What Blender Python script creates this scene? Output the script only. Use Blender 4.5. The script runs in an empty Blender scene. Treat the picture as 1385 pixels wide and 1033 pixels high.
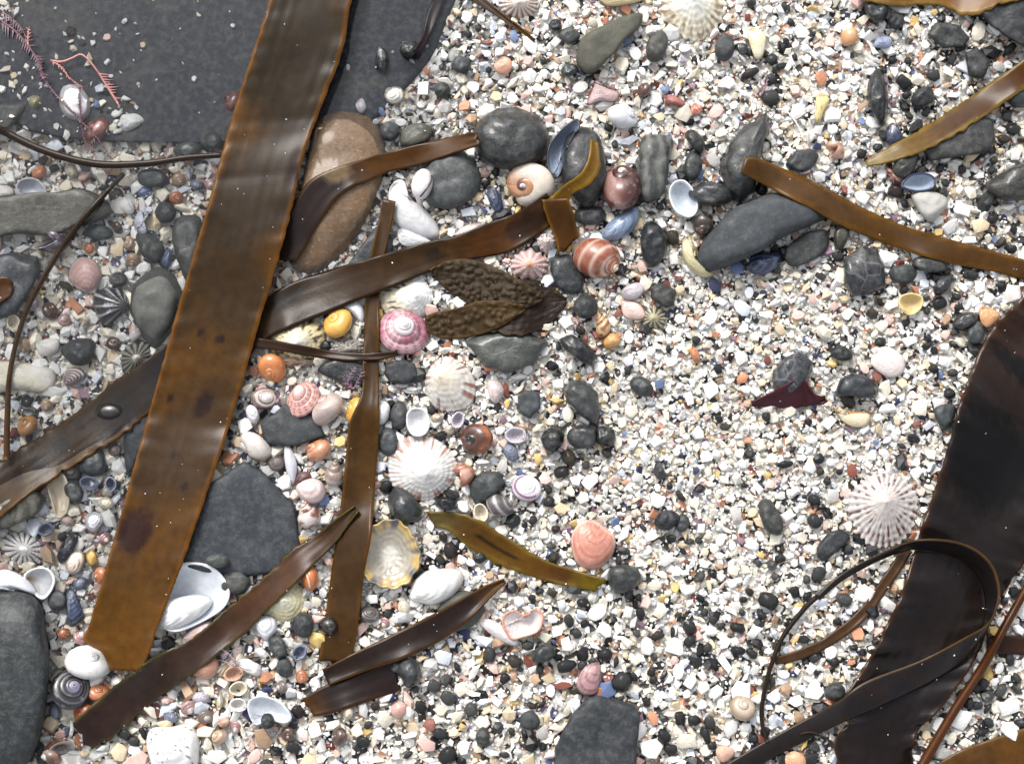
import bpy, math, random
import numpy as np
from mathutils import Vector, Matrix, noise as mnoise

# ------------------------------------------------------------------ camera, world, sun, exposure
W, H = 1385.0, 1033.0
SC = bpy.context.scene
COL = SC.collection
PXM = 0.0003                      # metres per photo pixel on the ground (a flat periwinkle is about 12 mm)
TILT = math.radians(7.0)
FOCAL, SENSOR = 50.0, 36.0
DIST = W * PXM * FOCAL / SENSOR
cam_d = bpy.data.cameras.new('camera'); cam = bpy.data.objects.new('camera', cam_d); COL.objects.link(cam)
cam_d.lens = FOCAL; cam_d.sensor_width = SENSOR; cam_d.clip_start = 0.01; cam_d.clip_end = 50.0
cam.location = (0, -DIST * math.sin(TILT), DIST * math.cos(TILT)); cam.rotation_euler = (TILT, 0, 0)
cam_d.dof.use_dof = True; cam_d.dof.focus_distance = DIST - 0.004; cam_d.dof.aperture_fstop = 22.0
SC.camera = cam

SUN_EL, SUN_AZ = math.radians(43), math.radians(-24)     # high, from the upper edge of the picture, veiled
wd = bpy.data.worlds.new('World'); SC.world = wd; wd.use_nodes = True
nt = wd.node_tree; nt.nodes.clear()
sky = nt.nodes.new('ShaderNodeTexSky'); sky.sky_type = 'NISHITA'; sky.sun_disc = False
sky.sun_elevation = SUN_EL; sky.sun_rotation = SUN_AZ; sky.dust_density = 4.0; sky.air_density = 1.0
hs = nt.nodes.new('ShaderNodeHueSaturation'); hs.inputs['Saturation'].default_value = 0.25
bg = nt.nodes.new('ShaderNodeBackground'); bg.inputs['Strength'].default_value = 0.15
wo = nt.nodes.new('ShaderNodeOutputWorld')
nt.links.new(sky.outputs[0], hs.inputs['Color']); nt.links.new(hs.outputs[0], bg.inputs['Color']); nt.links.new(bg.outputs[0], wo.inputs['Surface'])
sun_d = bpy.data.lights.new('sun', 'SUN'); sun_d.energy = 0.9; sun_d.angle = math.radians(22); sun_d.color = (1.0, 0.975, 0.94)
sun = bpy.data.objects.new('sun', sun_d); COL.objects.link(sun)
sdir = Vector((math.sin(SUN_AZ) * math.cos(SUN_EL), math.cos(SUN_AZ) * math.cos(SUN_EL), math.sin(SUN_EL)))
sun.rotation_euler = sdir.to_track_quat('Z', 'Y').to_euler()
vs = SC.view_settings; vs.view_transform = 'Standard'; vs.look = 'None'; vs.exposure = 1.08; vs.gamma = 1.0

# ------------------------------------------------------------------ helpers: pixels, heights, colours
CT, ST = math.cos(TILT), math.sin(TILT)
FPX = FOCAL / SENSOR * W
def P(px, py, z=0.0):
    """where the ray through a photo pixel meets the level z"""
    dx, dy = (px - W / 2) / FPX, -(py - H / 2) / FPX
    d = np.array([dx, dy * CT + ST, dy * ST - CT])
    o = np.array([0, -DIST * ST, DIST * CT])
    t = (z - o[2]) / d[2]
    p = o + d * t
    return np.array([p[0], p[1], z])
def Q(v):
    """photo pixel of world points (n x 3)"""
    v = np.asarray(v, float).reshape(-1, 3) - np.array([0, -DIST * ST, DIST * CT])
    yc = v[:, 1] * CT + v[:, 2] * ST
    zc = -v[:, 1] * ST + v[:, 2] * CT
    return np.stack([W / 2 + FPX * v[:, 0] / -zc, H / 2 - FPX * yc / -zc], 1)
SHORE = np.array([[-400, 700], [0, 650], [350, 600], [500, 470], [700, 330], [850, 265], [1033, 215], [1500, 120]], float)
def gz(px, py):
    """the beach falls gently into a shallow pool towards the upper left"""
    s = np.interp(py, SHORE[:, 0], SHORE[:, 1]) - px
    return -0.006 * np.clip(s / np.interp(py, [0, 200, 400], [130.0, 200.0, 300.0]), -0.45, 1.25)
WATER_Z = 0.0012
GRIT = 0.0022                      # how high the packed grit stands over the sand
def bed(px, py): return gz(px, py) + GRIT
rng = np.random.default_rng(7); random.seed(7)
def lin(c):
    out = []
    for x in c[:3]:
        x = x / 255.0
        out.append(x / 12.92 if x <= 0.04045 else ((x + 0.055) / 1.055) ** 2.4)
    return out
def C(r, g, b, k=0.8):
    l = lin((r, g, b)); y = .3 * l[0] + .59 * l[1] + .11 * l[2]; l = [x * .86 + y * .14 for x in l]; return (min(l[0] * k, .85), min(l[1] * k, .85), min(l[2] * k, .85), 1.0)
def mix(a, b, t):
    t = min(max(t, 0.0), 1.0); return tuple(a[i] * (1 - t) + b[i] * t for i in range(3)) + (1.0,)
def nz(x, y, z=0.0): return mnoise.noise((x, y, z))
def sm(a, b, x):
    t = min(max((x - a) / (b - a), 0.0), 1.0); return t * t * (3 - 2 * t)

# height map of everything laid so far, in cells of 4 photo pixels
CELL, MG = 4.0, 300
HW, HH = int((W + 2 * MG) / CELL) + 1, int((H + 2 * MG) / CELL) + 1
gx, gy = np.meshgrid((np.arange(HW) + .5) * CELL - MG, (np.arange(HH) + .5) * CELL - MG)
HM = bed(gx, gy)
SOLID = np.zeros((HH, HW), bool)     # stones and shells: no grit inside them
COVER = np.zeros((HH, HW), bool)     # kelp: only the lowest grit under it
def cells(pts):
    q = Q(pts)
    i = np.clip(((q[:, 1] + MG) / CELL).astype(int), 0, HH - 1); j = np.clip(((q[:, 0] + MG) / CELL).astype(int), 0, HW - 1)
    return i, j
def grow(m):
    r = m.copy()
    r[1:] |= m[:-1]; r[:-1] |= m[1:]; r[:, 1:] |= m[:, :-1]; r[:, :-1] |= m[:, 1:]
    return r
def shrink(m): return ~grow(~m)
def splat(pts, mask=None, faces=None):
    pts = np.asarray(pts, float)
    if faces is not None:
        f4 = np.array([(f[0], f[1], f[2], f[3] if len(f) > 3 else f[2]) for f in faces])
        q = Q(pts); e = np.max([np.hypot(*(q[f4[:, k]] - q[f4[:, (k + 1) % 4]]).T) for k in range(4)], axis=0)
        nn = np.clip(np.ceil(e / 3.0), 1, 14).astype(int); ex = [pts]
        for n in np.unique(nn):
            if n < 2: continue
            c = pts[f4[nn == n]]
            for i in range(n):
                for j in range(n):
                    u, v = (i + .5) / n, (j + .5) / n
                    ex.append(c[:, 0] * (1 - u) * (1 - v) + c[:, 1] * u * (1 - v) + c[:, 2] * u * v + c[:, 3] * (1 - u) * v)
        pts = np.vstack(ex)
    i, j = cells(pts)
    T = np.full(HM.shape, -1.0); np.maximum.at(T, (i, j), pts[:, 2])
    hit = T > -0.9
    np.maximum(HM, T, out=HM)
    if mask is not None: mask |= shrink(grow(hit))
def hm(px, py):
    j = int(np.clip((px + MG) / CELL, 0, HW - 1)); i = int(np.clip((py + MG) / CELL, 0, HH - 1))
    return HM[i, j]

# ------------------------------------------------------------------ materials
def new_mat(name):
    m = bpy.data.materials.new(name); m.use_nodes = True
    n = m.node_tree; b = n.nodes['Principled BSDF']
    return m, n, b
def N(n, t, **kw):
    x = n.nodes.new(t)
    for k, v in kw.items(): setattr(x, k, v)
    return x
def shifted_coords(n):
    tc = N(n, 'ShaderNodeTexCoord'); oi = N(n, 'ShaderNodeObjectInfo')
    mul = N(n, 'ShaderNodeMath', operation='MULTIPLY'); mul.inputs[1].default_value = 7.31
    add = N(n, 'ShaderNodeVectorMath', operation='ADD')
    n.links.new(oi.outputs['Random'], mul.inputs[0]); n.links.new(tc.outputs['Object'], add.inputs[0]); n.links.new(mul.outputs[0], add.inputs[1])
    return add.outputs[0], oi
def noise_tex(n, vec, scale, detail=4, rough=.6, dist=0.0):
    t = N(n, 'ShaderNodeTexNoise'); t.inputs['Scale'].default_value = scale; t.inputs['Detail'].default_value = detail
    t.inputs['Roughness'].default_value = rough; t.inputs['Distortion'].default_value = dist
    n.links.new(vec, t.inputs['Vector']); return t.outputs['Fac']
def ramp(n, fac, stops):
    r = N(n, 'ShaderNodeValToRGB'); e = r.color_ramp.elements
    while len(e) < len(stops): e.new(0.5)
    for k, (p, c) in enumerate(stops):
        e[k].position = p; e[k].color = c if hasattr(c, '__len__') else (c, c, c, 1)
    n.links.new(fac, r.inputs['Fac']); return r.outputs['Color']
def mixc(n, fac, a, b, mode='MIX'):
    m = N(n, 'ShaderNodeMix', data_type='RGBA', blend_type=mode)
    for s, v in ((m.inputs['Factor'], fac), (m.inputs['A'], a), (m.inputs['B'], b)):
        if isinstance(v, (int, float)): s.default_value = v
        elif isinstance(v, tuple): s.default_value = v
        else: n.links.new(v, s)
    return m.outputs['Result']
def bump(n, b, h, strength, dist):
    k = N(n, 'ShaderNodeBump'); k.inputs['Strength'].default_value = strength; k.inputs['Distance'].default_value = dist
    n.links.new(h, k.inputs['Height']); n.links.new(k.outputs[0], b.inputs['Normal'])

def stone_mat(name, rough=.5, coat=.3, speck=.22, veins=0.0, bands=0.0, grain=900, contrast=.5, bumps=.35, dust=0.0):
    m, n, b = new_mat(name); v, oi = shifted_coords(n)
    base = oi.outputs['Color']
    big = noise_tex(n, v, 90, 5, .65); fine = noise_tex(n, v, grain, 3, .7)
    c = mixc(n, 1.0, base, ramp(n, big, [(.25, 1 - contrast * .75), (.75, 1 + contrast * .0)]), 'MULTIPLY')
    c = mixc(n, ramp(n, fine, [(.60, 0.0), (.72, speck)]), c, (.32, .31, .28, 1))
    c = mixc(n, ramp(n, fine, [(.28, speck), (.40, 0.0)]), c, (.012, .012, .013, 1))
    if dust:
        du = noise_tex(n, v, 26, 6, .75, 1.5)
        c = mixc(n, ramp(n, du, [(.50, 0.0), (.68, dust)]), c, (.10, .09, .066, 1))
    mo = noise_tex(n, v, 330, 5, .7)
    c = mixc(n, ramp(n, mo, [(.45, 0.0), (.72, .8 * contrast)]), c, mixc(n, .5, base, (.25, .25, .23, 1)))
    if bands:
        wv = N(n, 'ShaderNodeTexWave'); wv.inputs['Scale'].default_value = 60; wv.inputs['Distortion'].default_value = 5; wv.inputs['Detail'].default_value = 4
        wv.inputs['Detail Scale'].default_value = 2.0; n.links.new(v, wv.inputs['Vector'])
        c = mixc(n, ramp(n, wv.outputs['Fac'], [(.3, 0.0), (.9, bands)]), c, (.17, .17, .15, 1))
    if veins:
        vo = N(n, 'ShaderNodeTexVoronoi', feature='DISTANCE_TO_EDGE'); vo.inputs['Scale'].default_value = 70
        dv = N(n, 'ShaderNodeVectorMath', operation='MULTIPLY_ADD'); nc = N(n, 'ShaderNodeTexNoise'); nc.inputs['Scale'].default_value = 120
        n.links.new(v, nc.inputs['Vector']); n.links.new(nc.outputs['Color'], dv.inputs[0]); dv.inputs[1].default_value = (.006, .006, .006); n.links.new(v, dv.inputs[2])
        n.links.new(dv.outputs[0], vo.inputs['Vector'])
        c = mixc(n, ramp(n, vo.outputs['Distance'], [(.0, veins), (.035, 0.0)]), c, (.35, .34, .33, 1))
    n.links.new(c, b.inputs['Base Color'])
    n.links.new(ramp(n, big, [(.3, rough - .12), (.7, rough + .12)]), b.inputs['Roughness'])
    b.inputs['Coat Weight'].default_value = coat; b.inputs['Coat Roughness'].default_value = .08; b.inputs['Specular IOR Level'].default_value = .22
    mm = N(n, 'ShaderNodeMath', operation='MULTIPLY_ADD'); mm.inputs[1].default_value = .35; n.links.new(fine, mm.inputs[0]); n.links.new(big, mm.inputs[2])
    bump(n, b, mm.outputs[0], bumps * 1.6, .0009)
    return m
M = {}
M['stone'] = stone_mat('grey_stone', coat=.06)
M['wet'] = stone_mat('wet_stone', rough=.35, coat=.35, speck=.08, bumps=.6)
M['dry'] = stone_mat('matt_stone', rough=.7, coat=.05, speck=.2, contrast=.35, bumps=.25)
M['banded'] = stone_mat('banded_stone', bands=.5)
M['veined'] = stone_mat('veined_stone', veins=.22, coat=.5)
M['slate'] = stone_mat('slate', rough=.55, coat=.05, speck=.06, grain=1400, contrast=.45, bumps=.3)
M['slab'] = stone_mat('wet_slab', rough=.6, coat=.0, speck=.05, grain=260, contrast=.6, bumps=.05, dust=.4)
M['sandstone'] = stone_mat('red_brown_stone', rough=.55, coat=.25, speck=.45, grain=700, contrast=.6, bumps=.5)

def attr_mat(name, rough=.35, coat=.3, sub=0.0, bscale=700, bstr=.15, vary=.18, spots=0.0, attr=True, coatr=.12, spec=.5, wear=0.0):
    m, n, b = new_mat(name); v, oi = shifted_coords(n)
    if attr:
        at = N(n, 'ShaderNodeAttribute', attribute_name='Col'); base = at.outputs['Color']
    else: base = oi.outputs['Color']
    f1 = noise_tex(n, v, 220, 5, .65); f2 = noise_tex(n, v, bscale, 4, .65)
    c = mixc(n, 1.0, base, ramp(n, f1, [(.28, 1 - vary * 1.4), (.7, 1.0)]), 'MULTIPLY')
    if wear:
        f3 = noise_tex(n, v, 420, 5, .75)
        c = mixc(n, ramp(n, f3, [(.56, 0.0), (.70, wear)]), c, (.66, .62, .56, 1))
        c = mixc(n, ramp(n, f3, [(.30, wear * .8), (.42, 0.0)]), c, (.10, .085, .07, 1))
    if spots:
        c = mixc(n, ramp(n, f2, [(.63, 0.0), (.72, spots)]), c, (.02, .012, .008, 1))
    n.links.new(c, b.inputs['Base Color'])
    b.inputs['Roughness'].default_value = rough; b.inputs['Specular IOR Level'].default_value = spec; b.inputs['Coat Weight'].default_value = coat; b.inputs['Coat Roughness'].default_value = coatr
    if sub:
        b.inputs['Subsurface Weight'].default_value = sub; b.inputs['Subsurface Radius'].default_value = (1, .8, .6); b.inputs['Subsurface Scale'].default_value = .0006
    bump(n, b, f2, bstr, .0006)
    return m
M['shell'] = attr_mat('shell', rough=.45, coat=.15, wear=.32)
M['gloss'] = attr_mat('glossy_shell', rough=.35, coat=.45, vary=.22, bstr=.12, coatr=.08, wear=.28)
M['chalk'] = attr_mat('chalky_shell', rough=.65, coat=.0, bstr=.45, wear=.25)
M['pearl'] = attr_mat('pearly_shell', rough=.3, coat=.45, bstr=.12, wear=.18)
M['kelp'] = attr_mat('wet_kelp', rough=.24, coat=.0, bscale=1500, bstr=.06, vary=.32, spots=.0, coatr=.1, spec=.17)
M['kelp_spotted'] = attr_mat('pitted_kelp', rough=.26, coat=.0, bscale=520, bstr=.12, vary=.32, spots=.3, coatr=.1, spec=.17)
M['kelp_gloss'] = attr_mat('glossy_kelp', rough=.18, coat=.0, bscale=1500, bstr=.05, vary=.3, coatr=.06, spec=.2)
M['warty'] = attr_mat('warty_frond', rough=.5, coat=.0, bscale=900, bstr=.12, vary=.3, spec=.15)
M['alga'] = attr_mat('red_alga', rough=.5, coat=.3)
M['frag'] = attr_mat('shell_fragment', rough=.5, coat=.12, attr=False, bstr=.3)
M['pebble'] = attr_mat('pebble', rough=.4, coat=.18, attr=False, bscale=900, bstr=.6, vary=.5, spec=.3)
M['grit'] = attr_mat('grit_shell', rough=.55, coat=.08, bstr=.2, vary=.2)
M['gritd'] = attr_mat('grit_stone', rough=.4, coat=.15, bstr=.35, vary=.4, spec=.3)

# sand under the grit, and the same beach beyond the built grit
m, n, b = new_mat('coarse_shell_sand'); M['sand'] = m
tc = N(n, 'ShaderNodeTexCoord')
vo = N(n, 'ShaderNodeTexVoronoi'); vo.inputs['Scale'].default_value = 420; n.links.new(tc.outputs['Object'], vo.inputs['Vector'])
sep = N(n, 'ShaderNodeSeparateColor'); n.links.new(vo.outputs['Color'], sep.inputs[0])
cr = ramp(n, sep.outputs[0], [(.0, (.03, .03, .03, 1)), (.22, (.06, .06, .058, 1)), (.3, (.45, .42, .36, 1)), (.5, (.68, .66, .6, 1)), (.85, (.75, .73, .68, 1)), (.93, (.5, .22, .1, 1)), (1., (.1, .12, .25, 1))])
n.links.new(cr, b.inputs['Base Color']); b.inputs['Roughness'].default_value = .7
bump(n, b, vo.outputs['Distance'], .8, .002)

m, n, b = new_mat('clear_water'); M['water'] = m
n.nodes.remove(b); out = n.nodes['Material Output']
tr = N(n, 'ShaderNodeBsdfTransparent'); tr.inputs[0].default_value = (.975, .985, .99, 1)
gl = N(n, 'ShaderNodeBsdfGlossy'); gl.inputs['Roughness'].default_value = .03
fr = N(n, 'ShaderNodeFresnel'); fr.inputs['IOR'].default_value = 1.33
tc = N(n, 'ShaderNodeTexCoord'); wv = noise_tex(n, tc.outputs['Object'], 18, 2, .4)
bp = N(n, 'ShaderNodeBump'); bp.inputs['Strength'].default_value = .25; bp.inputs['Distance'].default_value = .004; n.links.new(wv, bp.inputs['Height'])
n.links.new(bp.outputs[0], gl.inputs['Normal']); n.links.new(bp.outputs[0], fr.inputs['Normal'])
mx = N(n, 'ShaderNodeMixShader'); n.links.new(fr.outputs[0], mx.inputs[0]); n.links.new(tr.outputs[0], mx.inputs[1]); n.links.new(gl.outputs[0], mx.inputs[2])
n.links.new(mx.outputs[0], out.inputs['Surface'])

# ------------------------------------------------------------------ objects
LAND = []                 # (px, py, phrase): landmarks that small things are described by
def props(o, label, cat, group=None, kind=None):
    o['label'] = label; o['category'] = cat
    if group: o['group'] = group
    o['kind'] = kind or 'thing'
def mesh_obj(name, verts, faces, mat, origin=None, parent=None, cols=None, smooth=True, color=None, solid=0.0, keep=False):
    verts = np.asarray(verts, float)
    if origin is None: origin = verts.mean(0)
    origin = np.asarray(origin, float)
    if solid:                                # thin shells and blades: faces up, thickness grows downwards
        fa = np.array([f[:3] for f in faces]); nzs = np.cross(verts[fa[:, 1]] - verts[fa[:, 0]], verts[fa[:, 2]] - verts[fa[:, 0]])[:, 2].sum()
        if nzs < 0 and not keep: faces = [tuple(reversed(f)) for f in faces]
    me = bpy.data.meshes.new(name)
    me.from_pydata((verts - origin).tolist(), [], faces if isinstance(faces, list) else faces.tolist())
    if cols is not None:
        a = me.color_attributes.new('Col', 'FLOAT_COLOR', 'POINT'); a.data.foreach_set('color', np.asarray(cols, np.float32).ravel())
    if smooth: me.polygons.foreach_set('use_smooth', [True] * len(me.polygons))
    me.materials.append(mat); me.update()
    o = bpy.data.objects.new(name, me); COL.objects.link(o)
    if parent is not None:
        o.parent = parent; o.location = Vector(origin) - parent.location
    else: o.location = origin
    if color: o.color = color
    if solid:
        s = o.modifiers.new('thickness', 'SOLIDIFY'); s.thickness = solid; s.offset = -1
    return o
def empty(name, loc):
    e = bpy.data.objects.new(name, None); COL.objects.link(e); e.location = loc; e.empty_display_size = .01; return e
def spline(pts, k, closed=True):
    p = np.asarray(pts, float); nn = len(p); out = []
    segs = nn if closed else nn - 1
    for i in range(segs):
        if closed: a, b_, c, d = p[(i - 1) % nn], p[i], p[(i + 1) % nn], p[(i + 2) % nn]
        else: a, b_, c, d = p[max(i - 1, 0)], p[i], p[i + 1], p[min(i + 2, nn - 1)]
        for t in np.arange(k) / k:
            out.append(.5 * ((2 * b_) + (c - a) * t + (2 * a - 5 * b_ + 4 * c - d) * t * t + (3 * b_ - a - 3 * c + d) * t ** 3))
    if not closed: out.append(p[-1])
    return np.array(out)
def resample(pts, nn, closed=True):
    p = np.vstack([pts, pts[:1]]) if closed else pts
    d = np.r_[0, np.cumsum(np.hypot(*np.diff(p[:, :2], axis=0).T))]
    t = np.linspace(0, d[-1], nn, endpoint=not closed)
    return np.stack([np.interp(t, d, p[:, k]) for k in range(p.shape[1])], 1)
def E(cx, cy, rx, ry, rot=0, irr=.07, seed=None, nn=11):
    r = random.Random(seed if seed is not None else int(cx * 31 + cy)); a0 = r.random()
    out = []
    for k in range(nn):
        a = 2 * math.pi * (k + a0) / nn; f = 1 + r.uniform(-irr, irr)
        x, y = rx * f * math.cos(a), ry * f * math.sin(a); c, s = math.cos(math.radians(rot)), math.sin(math.radians(rot))
        out.append((cx + x * c - y * s, cy + x * s + y * c))
    return out

def ring_faces(rings, m):
    f = []
    for k in range(rings - 1):
        for i in range(m):
            j = (i + 1) % m; f.append((k * m + i, k * m + j, (k + 1) * m + j, (k + 1) * m + i))
    return f
def stone(name, label, out, h, col, mat='stone', flat=.55, ref=None, sink=.35, rough=.06, seed=0, cat='stone', zoff=0.0, solid=True, group=None, sharp=False, z0=None):
    """a stone of traced outline (photo pixels), h millimetres over the grit, rounded or flat-topped"""
    o = np.array(out, float); c = o.mean(0)
    size = np.ptp(o, axis=0).max()
    zb = (float(bed(*c)) if z0 is None else z0) + zoff * .001
    h *= .001
    ol = resample(np.vstack([o]) if sharp else spline(o, 8), int(np.clip(size * 1.1, 28, 110)))
    m = len(ol); K = int(np.clip(size / 9, 6, 22))
    rd = np.hypot(*(ol - c).T); ks = max(3, m // 3) | 1
    rs = np.convolve(np.r_[rd[-(ks // 2):], rd, rd[:ks // 2]], np.ones(ks) / ks, 'valid'); osm = c + (ol - c) * (rs / rd)[:, None]
    V = []; sd = seed + c[0] * .37 + c[1] * .11
    p_ = 2.0 / flat
    ss = np.r_[1.0, .985, .96, .93, np.linspace(.88, .04, max(K, 7))]
    levels = [(1 - .35 * k, -sink * h * (1 - (1 - k) ** 2) ** .5) for k in (1.0, .6, .25, .08)] + [(q_, h * (1 - q_ ** p_) ** (1 / max(1.6, p_ * .6))) for q_ in ss]
    R = size * PXM * .5
    for s, z in levels:
        for pi, p in enumerate(ol):
            q = c + (p * s ** 2 + osm[pi] * (1 - s ** 2) - c) * s
            w = P(q[0], q[1], zb + z)
            f = 1 / (R * 1.1 + .0012)
            n1 = nz(w[0] * f + sd, w[1] * f, z * f * 2); n2 = nz(w[0] * f * 3 + sd, w[1] * f * 3, z * f * 4)
            n3 = nz(w[0] * 900 + sd, w[1] * 900, z * 900)
            w[2] += (n1 * .22 + n2 * .10) * min(h, .011) * (min(1, z / h * 1.5) if z > 0 else .2) + n3 * .0001
            e = (n1 * .5 + n2 * .5) * rough * R
            dx = np.array([p[0] - c[0], -(p[1] - c[1])]); dx /= (np.hypot(*dx) + 1e-9)
            w[:2] += dx * e * s
            V.append(w)
    V = np.array(V); F = ring_faces(len(levels), m)
    top = len(levels) - 1
    V = np.vstack([V, V[top * m:].mean(0), V[:m].mean(0)])
    F += [(top * m + i, top * m + (i + 1) % m, len(V) - 2) for i in range(m)] + [((i + 1) % m, i, len(V) - 1) for i in range(m)]
    ob = mesh_obj(name, V, F, M[mat], origin=P(c[0], c[1], zb), color=tuple(x * (.58 if max(col[:3]) < .3 else .95) * w_ for x, w_ in zip(col[:3], (.95, 1, 1.05))) + (1,))
    props(ob, label, cat, group)
    splat(V, SOLID if solid else None, F)
    if ref: LAND.append((c[0], c[1], ref))
    return ob

def rotz_axis(az, tilt):
    """matrix that leans +z by tilt degrees towards the picture direction az (0 = picture right, 90 = picture up)"""
    a = math.radians(az); ax = Vector((-math.sin(a), math.cos(a), 0))
    return Matrix.Rotation(math.radians(tilt), 3, ax)
SHAPES = dict(globose=(2.3, 3.6, .50, .58, .60, .98), moon=(2.6, 3.4, .47, .60, .56, .74), top=(1.5, 6.0, .60, .46, .34, 1.02),
              lowtop=(1.6, 5.0, .62, .44, .36, .72), whelk=(1.75, 5.0, .44, .50, .62, 1.55), olive=(2.2, 4.2, .40, .52, .82, 1.2))
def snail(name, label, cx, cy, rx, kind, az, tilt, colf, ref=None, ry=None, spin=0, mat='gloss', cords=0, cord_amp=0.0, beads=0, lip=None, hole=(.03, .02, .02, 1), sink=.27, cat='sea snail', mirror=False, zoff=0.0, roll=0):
    Wd, turns, R, a, b_, Z = SHAPES[kind]
    nu, nv = int((80 if rx > 20 and mat == 'shell' else 40) * turns), 22
    fine = rx > 18
    if cords or fine: nv = 34
    if mat == 'shell' and rx > 20: nv = 72
    k = math.log(Wd) / (2 * math.pi)
    th = np.linspace(-2 * math.pi * turns, 0, nu); ph = np.linspace(0, 2 * math.pi, nv, endpoint=False)
    closed = lip is None
    if closed: spin = az - 43
    fl = np.minimum(th, -.85 * 2 * math.pi) + .85 * 2 * math.pi if closed else th
    g = np.exp(k * fl * (1.18 if closed else 1))
    V = np.zeros((nu, nv, 3)); U = np.zeros((nu, nv, 2))
    for i in range(nu):
        mod = 1 + (cord_amp * np.cos(cords * ph) * (1 + (.5 * math.cos(beads * th[i]) if beads else 0)) if cords else 0)
        mod = mod * (1 + .012 * math.sin(th[i] * 23) + .01 * mnoise.noise((th[i] * 4, cx, cy)))
        w_ = sm(-.24, 0, th[i] / 6.2832) if closed else 0
        rr = g[i] * (R * (1 - .35 * w_) + a * (1 - .55 * w_) * mod * np.cos(ph)); zz = g[i] * (-Z - .35 * b_ * w_ + b_ * (1 - .55 * w_) * mod * np.sin(ph))
        V[i, :, 0] = rr * math.cos(th[i]); V[i, :, 1] = rr * math.sin(th[i]) * (1 if mirror else -1); V[i, :, 2] = zz
        U[i, :, 0] = -th[i] / (2 * math.pi); U[i, :, 1] = ph / (2 * math.pi)
    pts = V.reshape(-1, 3)
    Rm = rotz_axis(az, tilt) @ Matrix.Rotation(math.radians(spin), 3, 'Z')
    pts = pts @ np.array(Rm).T
    if roll:
        pts = pts @ np.array(Matrix.Rotation(math.radians(roll), 3, 'Z')).T
    lo, hi = pts.min(0), pts.max(0)
    ry = ry or rx
    s = np.array([2 * rx * PXM / (hi[0] - lo[0]), 2 * ry * PXM / (hi[1] - lo[1]), 0]); s[2] = math.sqrt(s[0] * s[1])
    pts = (pts - (lo + hi) / 2) * s
    hz = np.ptp(pts[:, 2]); zc = float(bed(cx, cy)) + hz * (.5 - sink) + zoff * .001
    c = P(cx, cy, zc); pts = pts + c
    cols = np.array([colf(U[i, j, 0], U[i, j, 1]) for i in range(nu) for j in range(nv)])
    base = (c[0], c[1], zc - hz / 2)
    root = empty(name, base); props(root, label, cat)
    def strip(i0, i1):
        f = []
        for i in range(i0, i1):
            for j in range(nv):
                q = (j + 1) % nv; f.append((i * nv + j, i * nv + q, (i + 1) * nv + q, (i + 1) * nv + j))
        return f
    cut = int(nu * (1 - 1.0 / turns))
    for nm, i0, i1 in (('spire', 0, cut), ('body_whorl', cut, nu - 1)):
        f = [tuple(x - i0 * nv for x in q) for q in strip(i0, i1)]
        mesh_obj(nm, pts[i0 * nv:(i1 + 1) * nv], f, M[mat], origin=c, parent=root, cols=cols[i0 * nv:(i1 + 1) * nv])
    ring = pts[(nu - 1) * nv:]; inner = pts[(nu - 4) * nv:(nu - 3) * nv]; cen = inner.mean(0)
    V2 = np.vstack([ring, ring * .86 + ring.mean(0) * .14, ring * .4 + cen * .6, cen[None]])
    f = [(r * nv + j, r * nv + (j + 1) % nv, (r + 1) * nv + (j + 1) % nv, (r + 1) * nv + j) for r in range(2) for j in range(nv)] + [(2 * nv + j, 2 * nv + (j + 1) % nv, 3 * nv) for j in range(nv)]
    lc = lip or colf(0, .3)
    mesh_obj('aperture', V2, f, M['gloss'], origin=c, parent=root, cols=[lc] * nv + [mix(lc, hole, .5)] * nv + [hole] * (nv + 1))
    splat(pts, SOLID, strip(0, nu - 1))
    if ref: LAND.append((cx, cy, ref))
    return root

def limpet(name, label, cx, cy, rx, ry, h, ribs, colf, rot=0, apex=(0, 0), amp=.05, ref=None, mat='shell', cup=False, cat='limpet', jag=.02, zoff=0.0, power=.85, seed=1):
    m, K = max(72, ribs * 7), 22
    zb = float(bed(cx, cy)) - .0006 + zoff * .001; h *= .001
    V, cols = [], []
    r = random.Random(seed * 97 + int(cx)); ph = [r.uniform(0, 6.28) for _ in range(4)]
    cr, sr = math.cos(math.radians(rot)), math.sin(math.radians(rot))
    for k in range(K):
        s = (k + .15) / (K - 1 + .15)
        for i in range(m):
            a = 2 * math.pi * i / m
            rib = math.cos(ribs * a + 1.2 * math.sin(a * 2 + ph[0]))
            f = 1 + jag * rib * s ** 3 + .03 * math.sin(3 * a + ph[1]) + .02 * math.sin(5 * a + ph[2]) + jag * .8 * nz(math.cos(a) * 6 + cx, math.sin(a) * 6)
            x = rx * s * f * math.cos(a) + apex[0] * rx * (1 - s); y = ry * s * f * math.sin(a) + apex[1] * ry * (1 - s)
            px, py = cx + x * cr - y * sr, cy + x * sr + y * cr
            prof = (1 - s) ** power if not cup else s ** 2.2
            z = h * prof + amp * .00022 * (rx * PXM / .01) * rib * sm(.1, .9, s) * (.0 if cup else 1) + .00025 * math.sin(s * 40) * s
            V.append(P(px, py, zb + z + .0003 * nz(px * .2, py * .2)))
            cols.append(colf(a, s, rib))
    V = np.array(V); F = ring_faces(K, m)
    V = np.vstack([V, V[:m].mean(0) + [0, 0, 0 if cup else h * .01]]); F += [((i + 1) % m, i, len(V) - 1) for i in range(m)]
    F = [tuple(reversed(f)) for f in F]; cols.append(cols[0])
    o = mesh_obj(name, V, F, M[mat], origin=P(cx, cy, zb), cols=cols, solid=.0006); props(o, label, cat)
    splat(V, SOLID, F)
    if ref: LAND.append((cx, cy, ref))
    return o

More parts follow.
